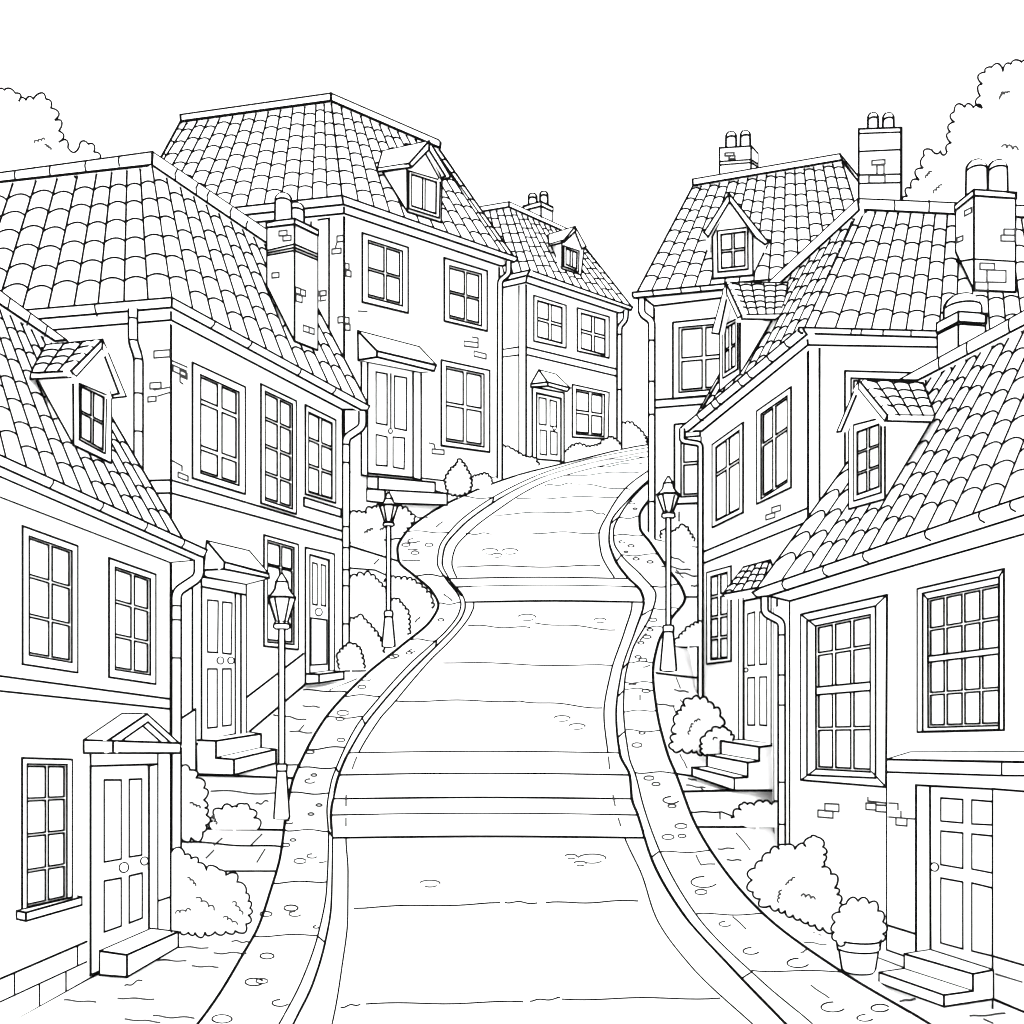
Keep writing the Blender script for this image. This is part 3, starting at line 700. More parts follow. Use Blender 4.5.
s.slab(pl, [(344, 204.5), (514, 262), (503, 266), (499, 265.5), (344, 213.5)], .34, .1, 1.7)
s.build('gutter', h)
pipe(h, [(508.5, 262, 27.6), (508.5, 274, 27.6), (500, 281, 27.8), (499.8, 500, 27.8)], 4.6, ())
window(h, pl, [(362.5, 233), (408, 247.5), (408, 313), (362.5, 302)], [(368, 240), (402.5, 251), (402.5, 306), (368, 297)], 2, 2, bar=2.6, w=1.7)
window(h, pl, [(444.5, 258), (487, 271), (487, 331), (444.5, 321)], [(449.5, 265.5), (481.5, 274), (481.5, 326), (449.5, 318)], 2, 2, bar=2.4, w=1.7)
window(h, pl, [(441.5, 360), (489.5, 370.5), (489.5, 452), (441.5, 445.5)], [(446, 366), (484, 374), (484, 447), (446, 441)], 2, 2, bar=3.6, w=1.7)
s = Part()
a, b, c, e, f_, g_ = pl.at(358, 331, .03), pl.at(419, 347, .03), pl.at(436, 365, .6), pl.at(377, 351, .6), pl.at(358.5, 360, .05), pl.at(377, 357, .6)
s.solid([a, b, c, e], Vector((0, .04, -.05)), 1.8); s.solid([a, e, g_, f_], Vector((0, .04, -.02)), 1.8)
s.slab(pl, [(377, 351), (436, 365.5), (434, 371), (377, 357)], .6, .12, 1.8)
s.solid([f_, g_, pl.at(434, 371, .58), pl.at(421, 372, .1)], Vector((0, .05, .02)), 1.7)
s.build('door_hood', h)
s = Part()
s.slab(pl, [(361.5, 360), (367.5, 361), (367.5, 476), (361.5, 475)], .06, .1, 1.7); s.slab(pl, [(413, 371), (421, 372), (421, 480), (413, 478)], .06, .1, 1.7); s.build('door_frame', h)
door(h, pl, [(367.5, 361), (413, 371), (413, 477.5), (367.5, 473)], [[(376, 372), (387, 374), (387, 425), (376, 423)], [(394.5, 376), (406.5, 378), (406.5, 430.5), (394.5, 428)], [(376, 434.5), (387, 437), (387, 466), (376, 465)], [(393, 437), (404.5, 438), (404, 469), (393, 467)], [(390.7, 374), (390.7, 429)]], [(390.5, 431, 1.8)], off=.05, w=1.6)
s = Part(); box3(s, (367.5, 24.8, 476.5, 488), (378, 24.4, 477, 489.5), (435, 25.5, 482.5, 493), 1.7); box3(s, (367, 24.3, 489, 501), (385, 23.8, 490, 503), (447, 24.9, 493.5, 505), 1.7); s.build('doorstep', h)
dormer(h, rr, [(407, 168), (429, 148), (442, 180), (441, 222.5), (407.5, 212)], [(382.5, 151), (429, 141), (409, 163.5), (377.5, 168.5)], [(411, 167.5), (377.5, 171.5)],
       [[(429, 141), (429.5, 149), (412, 167), (409, 163.5)], [(429, 141), (450.5, 177), (442, 180.5), (441, 178), (445.5, 176), (428.5, 149)]], [(407, 168), (382.5, 172), (407.5, 212)],
       [(409, 171), (440, 180), (439, 218), (409, 208.5)], [(411.5, 174), (436.5, 182), (436, 214), (411.5, 206)], 2, 1, w=1.6, extra=([(425, 153), (440, 180)],))

# ================================================================== far house at the top of the street
pl = VP(526, 36, 617, 38.2); ps = VP(526, 36, 500, 36.9)
h = house('small farthest house at the crest of the street, with two tiny chimney pots', pl.at(570, 456))
s = Part()
box3(s, (490, 37.2, 289, 520), (526, 36, 282.5, 500), (617, 38.2, 312.5, 480), 1.8, False)
s.line(ps, [(519, 283), (519, 480)], 1.6)
s.line(pl, [(526, 347), (616, 369)], 1.6); s.line(pl, [(526, 354.5), (616, 376)], 1.6); s.line(ps, [(500, 350), (519, 347)], 1.5); s.line(ps, [(500, 357.5), (519, 355)], 1.5)
s.build('wall', h)
s = Part()
ec = pl.at(530, 270, .3); ap = P(509, 206, 39.0)
rr = Pl(ec, pl.at(630, 305.5, .3), ap); rl = Pl(ec, ps.at(503, 277, .3), ap)
tiles(s, rl, [(470, 213), (509, 206), (530, 270), (480, 281)], [(470, 213), (509, 206), (530, 270), (480, 281)], 6, 6, .15, .15, 1.0)
tiles(s, rr, [(509, 206), (573, 234), (631, 306), (530, 270)], [(509, 206), (573, 234), (631, 306), (530, 270)], 12, 6, .15, .15, 1.05)
s.ink([rr.at(573, 232, .01), rr.at(631, 306, .01)], 1.7); s.ink([rr.at(509, 206, .01), rr.at(530, 270, .01)], 1.2)
s.slab(rl, [(470, 208.5), (509, 202), (509, 207), (470, 213.5)], .08, .12, 1.6)
s.slab(rr, [(509, 202), (566, 228.5), (574, 232), (570, 234), (509, 207)], .08, .12, 1.6)
backslope(s, rl.at(470, 213), ap, Vector((.2, 3, -3.5))); backslope(s, ap, rr.at(573, 234), Vector((-1, 3, -3.5)))
s.build('roof', h)
s = Part()
g = mo(pl, ps, 528, 273, .42); g2 = mo(pl, ps, 526.5, 279, .34)
s.slab(ps, [(495, 277.5), (530, 270), (527, 275.5), (497, 283)], g, .12, 1.6)
s.slab(pl, [(530, 270), (632.5, 307), (631, 310), (527, 275.5)], .42, .12, 1.6)
s.slab(ps, [(497, 283), (527, 275.5), (526, 282.5), (497, 289)], g2, .1, 1.5); s.slab(pl, [(527, 275.5), (631, 310), (620, 313), (617, 312.5), (526, 282.5)], .34, .1, 1.6)
s.build('gutter', h)
pipe(h, [(626, 311, 37.8), (625.5, 320, 37.8), (619.5, 327, 38.1), (619.3, 470, 38.1)], 4.4, (335, 390), w=1.6)
window(h, pl, [(534, 295.5), (566, 305.5), (566, 348), (534, 341)], [(537.5, 300.5), (562, 307.5), (562, 343.5), (537.5, 337)], 2, 2, bar=3, w=1.4)
window(h, pl, [(577.5, 308), (609, 317), (609, 358), (577.5, 351)], [(581, 313), (605, 319.5), (605, 355), (581, 348.5)], 2, 2, bar=3, w=1.4)
window(h, pl, [(572.5, 384.5), (609, 392.5), (608, 439), (572.5, 437)], [(576, 389), (604.5, 394.5), (604, 436.5), (576, 434)], 2, 2, bar=3.2, w=1.4)
s = Part()
a, b, c, e = pl.at(539, 370, .03), pl.at(556, 374.5, .03), pl.at(570, 388, .6), pl.at(547.5, 382, .6)
f_ = pl.at(531, 384, .25)
s.solid([a, b, c, e], Vector((0, .04, -.05)), 1.5); s.solid([a, e, f_], Vector((0, .04, -.02)), 1.5)
s.solid([f_, e, pl.at(548, 386, .6), pl.at(531, 387, .25)], Vector((0, .06, 0)), 1.5); s.slab(pl, [(547.5, 382), (570, 388), (567, 391.5), (548, 386)], .6, .1, 1.5)
s.build('door_hood', h)
s = Part(); s.slab(pl, [(532.5, 387), (564, 393), (564, 462), (561, 462), (561, 398.5), (536.5, 393), (536.5, 460), (532.5, 459)], .06, .1, 1.5); s.build('door_frame', h)
door(h, pl, [(536.5, 393.5), (561, 398.5), (561, 461), (536.5, 459)], [[(539, 397.5), (546, 399), (546, 425), (539, 424)], [(550, 400), (556.5, 402), (556.5, 427), (550, 426)], [(540, 430), (546.5, 431), (546.5, 455), (540, 454)], [(550.5, 431), (557, 432.5), (557, 455), (550.5, 454)]], [(554.5, 428, 1.5)], off=.04, w=1.4)
dormer(h, rr, [(562, 242.5), (575, 231), (584, 248), (581, 275), (562, 269)], [(548, 235), (575, 226.5), (564, 240), (549, 244.5)], [(564, 242), (549, 246)],
       [[(575, 226.5), (575.5, 231), (564.5, 242), (564, 240)], [(575, 226.5), (586, 246.5), (582, 249), (575, 231)]], [(562, 242.5), (551, 246), (562, 269)],
       [(564, 246), (579, 251), (578.5, 272), (564, 266.5)], [(566, 248.5), (577, 252.5), (576.5, 269), (566, 264.5)], 2, 1, w=1.4)
chimney(h, (524, 40.0, 207, 226), (541, 39.6, 202.5, 232), (552, 40.4, 208, 236), (.8, 3.5), (), (), [(528.5, 536.5, 193.5, 204.5, 39.95), (540, 547.5, 191.5, 204, 40.2)], w=1.5)

# ================================================================== near house, street's right
pl = VP(790, 16, 1024, 10.5)
h = house('nearest house on the right, with a six-panel door under a flat canopy', pl.at(950, 1000))
s = Part()
body(s, pl, (790, 601, 1010), (1130, 505, 1200), 1.6)
a, b = pl.at(790, 601), pl.at(790, 1010); k = Vector((.02, 1.15, 0))
s.face([a, a+k, b+k, b]); s.ink([a+k*.9, b+k*.9], 1.2)
bricks(s, pl, [(825, 803.5, 14, 7.5, .05), (818, 810, 15, 7, .08), (876, 805, 11, 6.5, .06), (866, 803, 10, 6.5, .06)]); s.line(pl, [(868, 797), (868, 801), (886, 803)], 1, m=2)
s.line(pl, [(993, 956), (1060, 976)], 1.8, .02); s.line(pl, [(996, 974), (1024, 982)], 1.1, m=2)
s.build('wall', h)
s = Part()
g1, g2 = pl.at(757, 588, .4), pl.at(1060, 485, .4)
rp = Pl(g1, g2, P(904, 384, 15.5))
poly = [(904, 384), (1080, 297), (1080, 478), (757, 588)]
tiles(s, rp, poly, [(904, 384), (1080, 297), (1080, 478), (757, 588)], 17, 9, .06, .2, 1.25, stag=.12, tops=[904+(b-757)*.733 for b in (757, 782, 803, 819, 835, 852, 868, 885, 905, 926, 948, 972, 998, 1024, 1050, 1080)], bots=[757, 782, 803, 819, 835, 852, 868, 885, 905, 926, 948, 972, 998, 1024, 1050, 1080])
s.ink([rp.at(904, 384, .01), rp.at(757, 588, .01)], 1.9)
s.slab(rp, [(899, 380), (1080, 280), (1080, 296), (1024, 325), (918, 380)], .07, .12, 1.9)
for x, y in ((939, 358.5), (967, 343), (1009, 320)): s.line(rp, [(x, y), (x-.7, y+5), (x+.3, y+11)], 1.3, .076)
backslope(s, rp.at(904, 384), rp.at(1080, 297), Vector((1.2, .1, -2.5)))
s.build('roof', h)
s = Part()
s.slab(pl, [(760, 588), (1013, 500), (1080, 478), (1080, 494), (1024, 515), (768, 596), (757, 597), (752.5, 592.5)], .42, .12, 1.9)
s.slab(pl, [(768, 596), (1080, 496), (1080, 518), (790, 601)], .36, .1, 1.8)
for x, y in ((783.5, 580), (824, 566), (864, 552), (926, 530), (980, 512), (1011, 501)):
    s.line(pl, [(x, y), (x-1.6, y+4), (x, y+8), (x+4.5, y+10.5)], 1.3, .426)
s.build('gutter', h)
dq = pl.at(765, 597, .3).y
pipe(h, [(764.5, 597, dq), (764.5, 613, dq), (781.5, 622, 16.0), (781.8, 905, 16.0)], 6.6, (635, 675, 705, 782, 824))
window(h, pl, [(801, 614.5), (887, 595), (886, 787), (801, 780)], [(815.5, 626), (870.5, 614.5), (870.5, 772), (816, 769)], 3, 4, vs=[.2, .455, .72], bar=3.2, w=1.8, rail=(1, 2.4), ring2=[(807, 621), (875.5, 606), (875.5, 778), (807, 775)], mitre=[((801, 614.5), (815.5, 626)), ((887, 595), (875.5, 606)), ((801, 780), (816, 769)), ((886, 787), (872, 772))])
window(h, pl, [(917.5, 589), (1004, 569), (1004, 730), (917.5, 732)], [(927.5, 599), (999, 584), (999, 725.5), (928, 727.5)], 4, 4, vs=[.24, .47, .74], bar=3, w=1.8, rail=(1, 2.0), ring2=[(922.5, 593.5), (999, 577), (999, 729.5), (922.5, 731.5)], mitre=[((922.5, 593.5), (927.5, 599)), ((1004, 569), (999, 577))])
s = Part()
s.slab(pl, [(887, 770), (1130, 772), (1130, 800), (993, 789), (916, 785), (916, 960), (887, 950)], .16, .16, 1.8)
s.slab(pl, [(993, 789), (1130, 800), (1130, 1080), (993, 1010)], .16, .16, 1.8)
s.slab(pl, [(916, 785), (930, 786), (930.5, 951), (916, 960)], .08, .08, 1.7)
s.line(pl, [(887, 925), (916, 934)], 1.7, .166); s.line(pl, [(993, 956), (1060, 976)], 1.7, .166); s.line(pl, [(993, 999), (1060, 1027)], 1.9, .166); s.line(pl, [(996, 974), (1022, 982)], 1, .166, 2)
bricks(s, pl, [(889, 803, 9, 7, .03), (889, 810.5, 12, 6, .03), (901, 811, 13, 7, .12), (895, 818.5, 12, 7, .1)]) 
for q in ([(889, 803), (898, 803.5), (898, 810)], [(889, 817), (914, 819)], [(901, 811), (901, 817)], [(896, 819), (896, 825), (907, 826), (907, 819)]): s.line(pl, q, 1, .166, 2)
s.build('porch', h)
s = Part()
s.solid([pl.at(887, 759.5, .6), pl.at(910, 752.5, .02), pl.at(1130, 752, .02), pl.at(1130, 763.5, .6)], Vector((0, .03, -.03)), 1.8)
s.slab(pl, [(887, 759.5), (1002, 762), (1002, 775.5), (887, 772)], .6, .4, 1.8); s.slab(pl, [(1002, 762), (1130, 763.5), (1130, 776), (1002, 775.5)], .6, .4, 1.8)
s.build('door_hood', h)
door(h, pl, [(930, 786), (993, 789), (993, 970), (930.5, 951)], [[(941, 798), (963, 799.6), (963, 823), (941, 821)], [(972, 800), (992.6, 801.7), (992.6, 825), (972, 824)], [(941, 831), (963, 833), (963, 868.5), (941, 864.6)], [(972, 834), (992.6, 836), (992.6, 873), (972, 869)], [(941, 878), (963, 882), (963, 949), (941, 943)], [(972, 883), (992.6, 888), (992.6, 956), (972, 951)]], [(934.5, 867, 3.6)], off=.07, w=1.8)
s = Part()
st = [P(930.5, 950, 11.9), P(904.6, 954, 11.75), P(904.6, 969, 11.75), P(879.4, 972.5, 11.6), P(879.4, 983, 11.6), P(925, 985, 11.9)]
en = [P(993, 970, 10.5), P(973, 974, 10.35), P(973, 991, 10.35), P(944, 995.2, 10.2), P(944, 1006.6, 10.2), P(993, 999, 10.5)]
stairs(s, st, en); s.build('doorstep', h)
dormer(h, rp, [(849, 432), (859, 390), (885, 421), (885, 499), (849, 509)], [(923, 383), (859, 380), (887.5, 415), (935, 415.5)], [(887, 421), (932, 422)],
       [[(859, 380), (887.5, 415), (885, 421), (859, 389)], [(859, 380), (859, 389), (841, 431.5), (837, 432)]], [(885, 421), (931, 422), (885, 499)],
       [(854, 425), (881, 418), (881, 492.5), (854, 501)], [(857, 432), (879, 424), (879, 487), (857, 495)], 2, 3, (4, 3), extra=([(862, 396), (850, 426)],))
dc = rp.at(960, 352).y+.15
chimney(h, (937.5, dc+.35, 324, 372), (958.5, dc, 312.5, 362), (985.5, dc-.1, 314.5, 350), (.8, 9), [(334.5, 324, 326)], (), [(943, 982.5, 293, 322, dc+.3)])

# ================================================================== second house, street's right
pl = VP(808, 16.6, 701, 21.5); ps = VP(808, 16.6, 1024, 16.6)
h = house('right house with a tiled door canopy, two slanting upper windows and two brick chimneys', pl.at(740, 740))
s = Part()
box3(s, (701.5, 21.47, 431, 760), (808, 16.6, 345, 900), (1120, 16.6, 350, 900), 2.0, False)
s.line(ps, [(819.5, 346), (819.5, 640)], 1.8)
s.line(pl, [(703, 552), (807.5, 508)]); s.line(pl, [(703, 563.5), (807.5, 521.5)])
bricks(s, pl, [(772, 507.5, 8.5, 5.5, -.3), (766, 515, 9, 5, -.3)])
s.build('wall', h)
s = Part()
ec = pl.at(803, 331, .25); ap = P(859, 205, 18.5)
rl = Pl(ec, pl.at(690, 424, .25), ap); rf = Pl(ec, ps.at(937, 333.5, .25), ap)
poly = [(859, 205), (770, 285), (690, 426), (803, 331)]
tiles(s, rl, poly, [(859, 205), (770, 285), (688, 427), (803, 331)], 10, 9, .1, .17, 1.2, stag=.15)
poly = [(859, 205), (1120, 213), (1120, 341), (803, 331)]
tiles(s, rf, poly, [(859, 205), (1120, 213), (1180, 341), (803, 331)], 24, 6, .19, .33, 1.4, stag=.06, tops=[859, 867, 878, 889, 900, 912, 925, 936, 948, 960, 972, 984, 996, 1008, 1020, 1034, 1050, 1070, 1090], bots=[803, 813, 834, 854, 870.5, 889, 905.5, 922, 939, 956, 973, 990, 1007, 1024, 1042, 1062, 1085, 1110, 1140])
s.ink([rf.at(859, 209, .05), rf.at(803, 331, .05)], 1.3)
s.ink([rl.at(770, 285, .01), rl.at(690, 426, .01)], 1.7); s.ink([rl.at(774, 285, .012), rl.at(702, 408, .012)], 1.2)
s.slab(rl, [(858, 199), (859, 210), (780, 283), (765, 291), (765, 286)], .05, .1, 1.9)
s.slab(rf, [(858.5, 199), (1120, 210), (1120, 222), (859, 209.5)], .05, .1, 1.9)
for x in (894.5, 929): s.line(rf, [(x, 200.5), (x+.4, 205), (x, 211)], 1.3, .056)
backslope(s, ap, rf.at(1120, 213), Vector((.2, 2.2, -3))); backslope(s, rl.at(770, 285), ap, Vector((1.5, 1.5, -3)))
s.build('roof', h)
s = Part()
g = mo(pl, ps, 803, 331, .36); g2 = mo(pl, ps, 808, 340, .26)
s.slab(pl, [(681, 427.5), (799, 329), (803, 328.5), (807, 334.5), (688, 431.5), (684, 432)], .36, .12, 1.8)
s.slab(ps, [(799, 327.5), (937, 331), (1120, 337), (1120, 343), (806, 333.5), (801, 333), (798.5, 331)], g, .12, 1.8)
s.slab(pl, [(688, 431.5), (807, 334.5), (808, 345), (702, 431)], .26, .1, 1.7); s.slab(ps, [(807, 334), (1120, 343), (1120, 350), (808, 345)], g2, .1, 1.7)
for x, y in ((697, 415), (711, 403.5), (716, 399), (738, 381), (747, 373), (767, 356.5), (784, 342)): s.line(pl, [(x, y), (x+2.5, y+4), (x+6, y+5.5)], 1.2, .365)
for x in (851, 861, 883, 911): s.line(ps, [(x+1, 329.5), (x, 332), (x, 335)], 1.1, g+.005)
s.build('gutter', h)
pipe(h, [(682, 429, 21.2), (682, 441, 21.2), (700.3, 444, 21.3), (700.3, 720, 21.3)], 4.6, (), w=1.7)
s = Part(); s.slab(pl, [(686, 432), (700, 431), (700, 436), (686, 437)], .12, .1, 1.4); s.build('eave_bracket', h)
window(h, pl, [(712.5, 444.5), (743, 422.5), (743, 512.5), (712.5, 527.5)], [(716, 447), (739.5, 430), (739.5, 509), (716, 521)], 2, 2, bar=3, w=1.7, vs=[.38])
window(h, pl, [(757, 411), (791, 387), (791, 487.5), (757, 504)], [(761, 414), (787.5, 395.5), (787.5, 482), (761, 499)], 2, 2, bar=3, w=1.7, vs=[.38])
window(h, pl, [(707, 572.5), (731, 566), (731, 661), (707, 664)], [(711, 576.5), (727.5, 572), (727.5, 658), (711, 659.5)], 2, 4, bar=3, w=1.5)
window(h, ps, [(845, 371), (915, 373), (915, 470), (845, 470)], [(851, 378), (908, 380), (908, 464), (851, 464)], 2, 2, w=1.7)
s = Part()
q = [pl.at(744, 567, .03), pl.at(770, 560, .03), pl.at(762, 586.5, .55), pl.at(723, 594, .55)]
cp = Pl(q[0], q[1], q[3])
cq = [(744, 567), (770, 560), (761, 587), (723, 594)]
tiles(s, cp, cq, cq, 4, 3, .3, .2, 1.2, edge=1.7)
e0 = [cp.at(x, y) for x, y in ((770, 560), (773, 567), (764, 587), (761, 587))]
s.solid(e0, Vector((0, .05, 0)), 1.6); s.solid([cp.at(723, 594), cp.at(761, 587), pl.at(752, 590.5, .3), pl.at(725, 596, .5)], Vector((0, .05, -.01)), 1.6)
s.build('door_hood', h)
s = Part(); s.slab(pl, [(739, 593), (743.5, 592), (743.5, 744), (739, 745)], .06, .1, 1.6); s.slab(pl, [(743.5, 592), (775, 585), (775, 595), (743.5, 601)], .06, .1, 1.6); s.slab(pl, [(771.5, 596), (777, 595), (777, 744), (771.5, 744)], .06, .1, 1.6); s.build('door_frame', h)
door(h, pl, [(743.5, 601), (771.5, 595.5), (771.5, 745), (743.5, 742)], [[(748, 614), (755, 612), (755, 665), (748, 665.5)], [(760, 612), (767, 610), (767, 664), (760, 664.5)], [(748, 678), (755, 677.5), (755, 725), (748, 725)], [(760, 677), (767, 677), (767, 725.5), (760, 725)]], [(746, 670, 1.6)], off=.04, w=1.6)
s = Part()
st = [P(742, 740, 19.2), P(721, 741, 17.3), P(721, 754.5, 17.3), P(707, 755, 16.4), P(707, 767, 16.4), P(692, 767.5, 15.6), P(692, 776, 15.6), P(740, 780, 19.0)]
en = [P(778, 744.5, 17.7), P(759, 747, 17.1), P(759, 761, 17.1), P(747.5, 762.5, 16.75), P(747.5, 777, 16.75), P(734, 778, 16.4), P(734, 790.5, 16.4), P(778.5, 790.5, 17.4)]
stairs(s, st, en); s.build('doorstep', h)
dormer(h, rl, [(720, 330), (727, 294), (740, 319), (740, 374), (720, 391)], [(788, 283), (726, 282.5), (741, 315), (782.5, 314)], [(742, 319), (775, 319.5)],
       [[(726, 282.5), (741.5, 315.5), (738, 318), (727, 294)], [(726, 282.5), (727.5, 294), (719, 334), (712, 333)]], [(740, 319), (772, 320), (740, 374)],
       [(722.5, 326), (737.5, 318.5), (737.5, 369), (723, 378)], [(725, 328.5), (735.5, 322), (735.5, 366), (725, 373)], 2, 2, (5, 4), w=1.6, extra=([(731, 302), (722, 325)],))
chimney(h, (858.7, 18.75, 129, 204), (900.8, 18.7, 127.5, 206), (901.6, 19.3, 128, 206), None, [(133.5, 132, None), (151.5, 149.5, None), (175, 174, None), (183.5, 182.5, None)],
        [('L', [(872, 160.5, 13, 4.5, -.08), (869, 175.5, 16, 7.5, 0), (877, 165, 7, 10, 0)])], [(868, 878, 112.5, 128, 18.95), (883, 893.7, 112.5, 127.5, 18.95)])
dc = rf.at(974, 291).y-.04
chimney(h, (956, dc+.55, 206, 252), (974, dc, 190.5, 290), (1015.5, dc+.05, 193.5, 292), (1, 5), [(262, 259, 261.5)],
        [('L', [(964.5, 211, 7, 5, -.5), (957, 238, 6, 4.5, -.4)]), ('R', [(1004, 229, 11, 6, .02), (1001, 235, 14, 6, .02), (980, 263, 14.5, 6.5, .03), (987, 270, 19, 12, .02), (975, 282, 13, 8, .02)])],
        [(966, 987.5, 159, 189, dc+.32), (988, 1007.7, 159.5, 189, dc+.3)])
s = Part(); q = [P(956, 252, dc+.55), P(974, 290, dc), P(974, 300, dc)]
# ================================================================== third house, street's right
pl = VP(654, 24, 858, 23.2)
h = house('far right house at the bend, with a steep front-facing gabled dormer', pl.at(675, 545))
s = Part()
body(s, pl, (654, 306, 620), (900, 276, 640), 3.0)
s.line(pl, [(654, 400), (730, 394.5)]); s.line(pl, [(654, 408), (730, 402)])
s.line(pl, [(679, 512), (679, 521)], 1.0, m=2)
s.build('wall', h)
s = Part()
rp = Pl(pl.at(638, 292, .3), pl.at(800, 277.5, .3), P(694, 184, 26.2))
poly = [(694, 184), (841, 158.5), (875, 271), (637, 292)]
tiles(s, rp, poly, [(694, 184), (841, 158.5), (875, 271), (637, 292)], 16, 9, .08, .3, 1.3)
s.ink([rp.at(694, 184, .01), rp.at(637, 292, .01)], 1.8)
e = rp.at(841, 158.5)
s.solid([e, P(862, 186, 25.9), P(900, 280, 24.6), rp.at(875, 271)], Vector((0, .1, -.1)), 1.4)
s.slab(rp, [(692.5, 179.5), (840, 154), (842, 160), (693, 185.5)], .07, .12, 1.8)
s.solid([rp.at(840, 154, .05), P(862, 181, 25.85), P(862, 187, 25.85), rp.at(842, 160, .05)], Vector((0, .1, 0)), 1.6)
backslope(s, rp.at(694, 184), e, Vector((.2, 2.5, -3.5)))
s.build('roof', h)
s = Part()
s.slab(pl, [(632.5, 292.5), (760, 280.5), (900, 268), (900, 273.5), (760, 286), (634, 298), (632.5, 296)], .32, .12, 1.8)
s.slab(pl, [(643, 297.5), (900, 273.5), (900, 276), (720, 298), (654, 306)], .25, .1, 1.7)
for x, y in ((652.5, 291.5), (680.5, 289), (700, 287)): s.line(pl, [(x, y), (x+.7, y+2.5), (x+1.5, y+5)], 1.1, .325)
s.build('gutter', h)
pipe(h, [(641.5, 297, 23.8), (641.5, 314, 23.8), (651.6, 321, 23.9), (651.6, 543.5, 23.9)], 6, (341, 382, 415, 502))
window(h, pl, [(673, 322.5), (735, 316), (735, 393), (673, 398.5)], [(679, 327.5), (729, 323), (729, 388), (679, 392.5)], 2, 2, bar=3.8, w=1.7)
window(h, pl, [(674.5, 424.5), (722, 420), (722, 502), (674.5, 504)], [(681, 431), (716, 427.5), (716, 495), (681, 497)], 1, 2, bar=3, w=1.7)
dormer(h, rp, [(712.5, 237), (729, 200), (752.5, 235), (753, 275), (713, 278.5)], [(729, 194.5), (766, 242), (756.5, 237.5), (729, 204), (709, 236), (706, 232.5)], None,
       [[(729, 193.5), (729.5, 201.5), (708, 237), (704, 232.5)], [(729, 193.5), (768.5, 242.5), (765, 244.5), (756, 238), (729.5, 201.5)]], [(753, 235), (770, 240), (753, 275)],
       [(717.5, 231), (747.5, 227.5), (748, 269), (718, 272)], [(721, 234.5), (745, 231.5), (745, 266), (721.5, 268.5)], 2, 2, w=1.6)
chimney(h, (719.5, 26.4, 148, 182), (751, 26.2, 146, 180), (757.7, 26.9, 153.5, 178), None, [(161.5, 159.5, 164), (165, 162.5, 167)], [('L', [(725, 153, 9, 3, -.05), (729, 156, 6, 3, -.05)])], [(726, 736, 131.5, 147.5, 26.6), (740.5, 750, 130.5, 147, 26.6)], w=1.6)

# ================================================================== street lamps
def lamp(label, x, d, y):
    """y: finial tip, cap, brim, lantern foot, collar foot, sleeve, flare top, foot; k = half widths"""
    t = thing('street_lamp', label, 'street lamp', P(x, y['foot'], d), 'street lamps along the pavements')
    k = y['k']
    s = Part(); lathe(s, x, d, [(y['cap'], k*.42), (lerp(y['cap'], y['brim'], .45), k*.5), (lerp(y['cap'], y['brim'], .75), k*.72), (y['brim'], k)], [0, 3], 1.7, 6)
    lathe(s, x, d, [(y['tip'], .4), (lerp(y['tip'], y['cap'], .7), k*.3), (y['cap'], k*.42)], [], 1.7, 8)
    s.build('cap', t)
    s = Part(); a, b = y['brim'], y['lant']
    lathe(s, x, d, [(a+.6, k*.98), (b, k*.42)], [0, 1], 1.8, 4 if False else 6)
    for u, v in ((-.5, -.2), (.55, .22)): s.ink([P(x+u*k, a+1, d-k*d/F*.88), P(x+v*k, b, d-k*d/F*.4)], 1.5)
    s.build('lantern', t)
    s = Part(); c = y['col']
    lathe(s, x, d, [(b, k*.45), (lerp(b, c, .3), k*.55), (lerp(b, c, .75), k*.58), (c, k*.4)], [1, 3], 1.7)
    s.build('collar', t)
    s = Part(); lathe(s, x, d, [(c, y['pw']), (y['sl'], y['pw'])], [], 1.7, 12); s.build('post', t)
    s = Part(); h = y['bw']
    lathe(s, x, d, [(y['sl'], h*.55), (y['sl']+2, h*.66), (y['fl'], h*.62), (y['fl']+1, h*.6), (y['foot']-1, h), (y['foot']+.5, h*.96)], [0, 2], 1.8)
    s.ink([P(x-h+2*h*i/10, y['foot']+1.2*math.sin(math.pi*i/10), d-.3*math.sin(math.pi*i/10)*h*d/F) for i in range(11)], 1.8)
    s.build('base', t)
lamp('tallest street lamp, on the left pavement in front of the two-door house', 281.7, Dp(818)-.12, dict(tip=573.5, cap=582, brim=597.5, lant=622, col=629, sl=764, fl=771, foot=818, k=13.8, pw=2.8, bw=7.6))
lamp('smallest street lamp, among the bushes on the left above the two-door house', 388.5, Dp(646)-.4, dict(tip=492.5, cap=499, brim=505.5, lant=522, col=526, sl=611, fl=617, foot=646, k=9.2, pw=2.0, bw=6.2))
lamp('street lamp on the right pavement, standing before the downpipe at the road bend', 668.3, Dp(670)-.1, dict(tip=476.5, cap=483.5, brim=494.5, lant=512, col=518, sl=625.5, fl=632, foot=670, k=11, pw=2.2, bw=7.8))

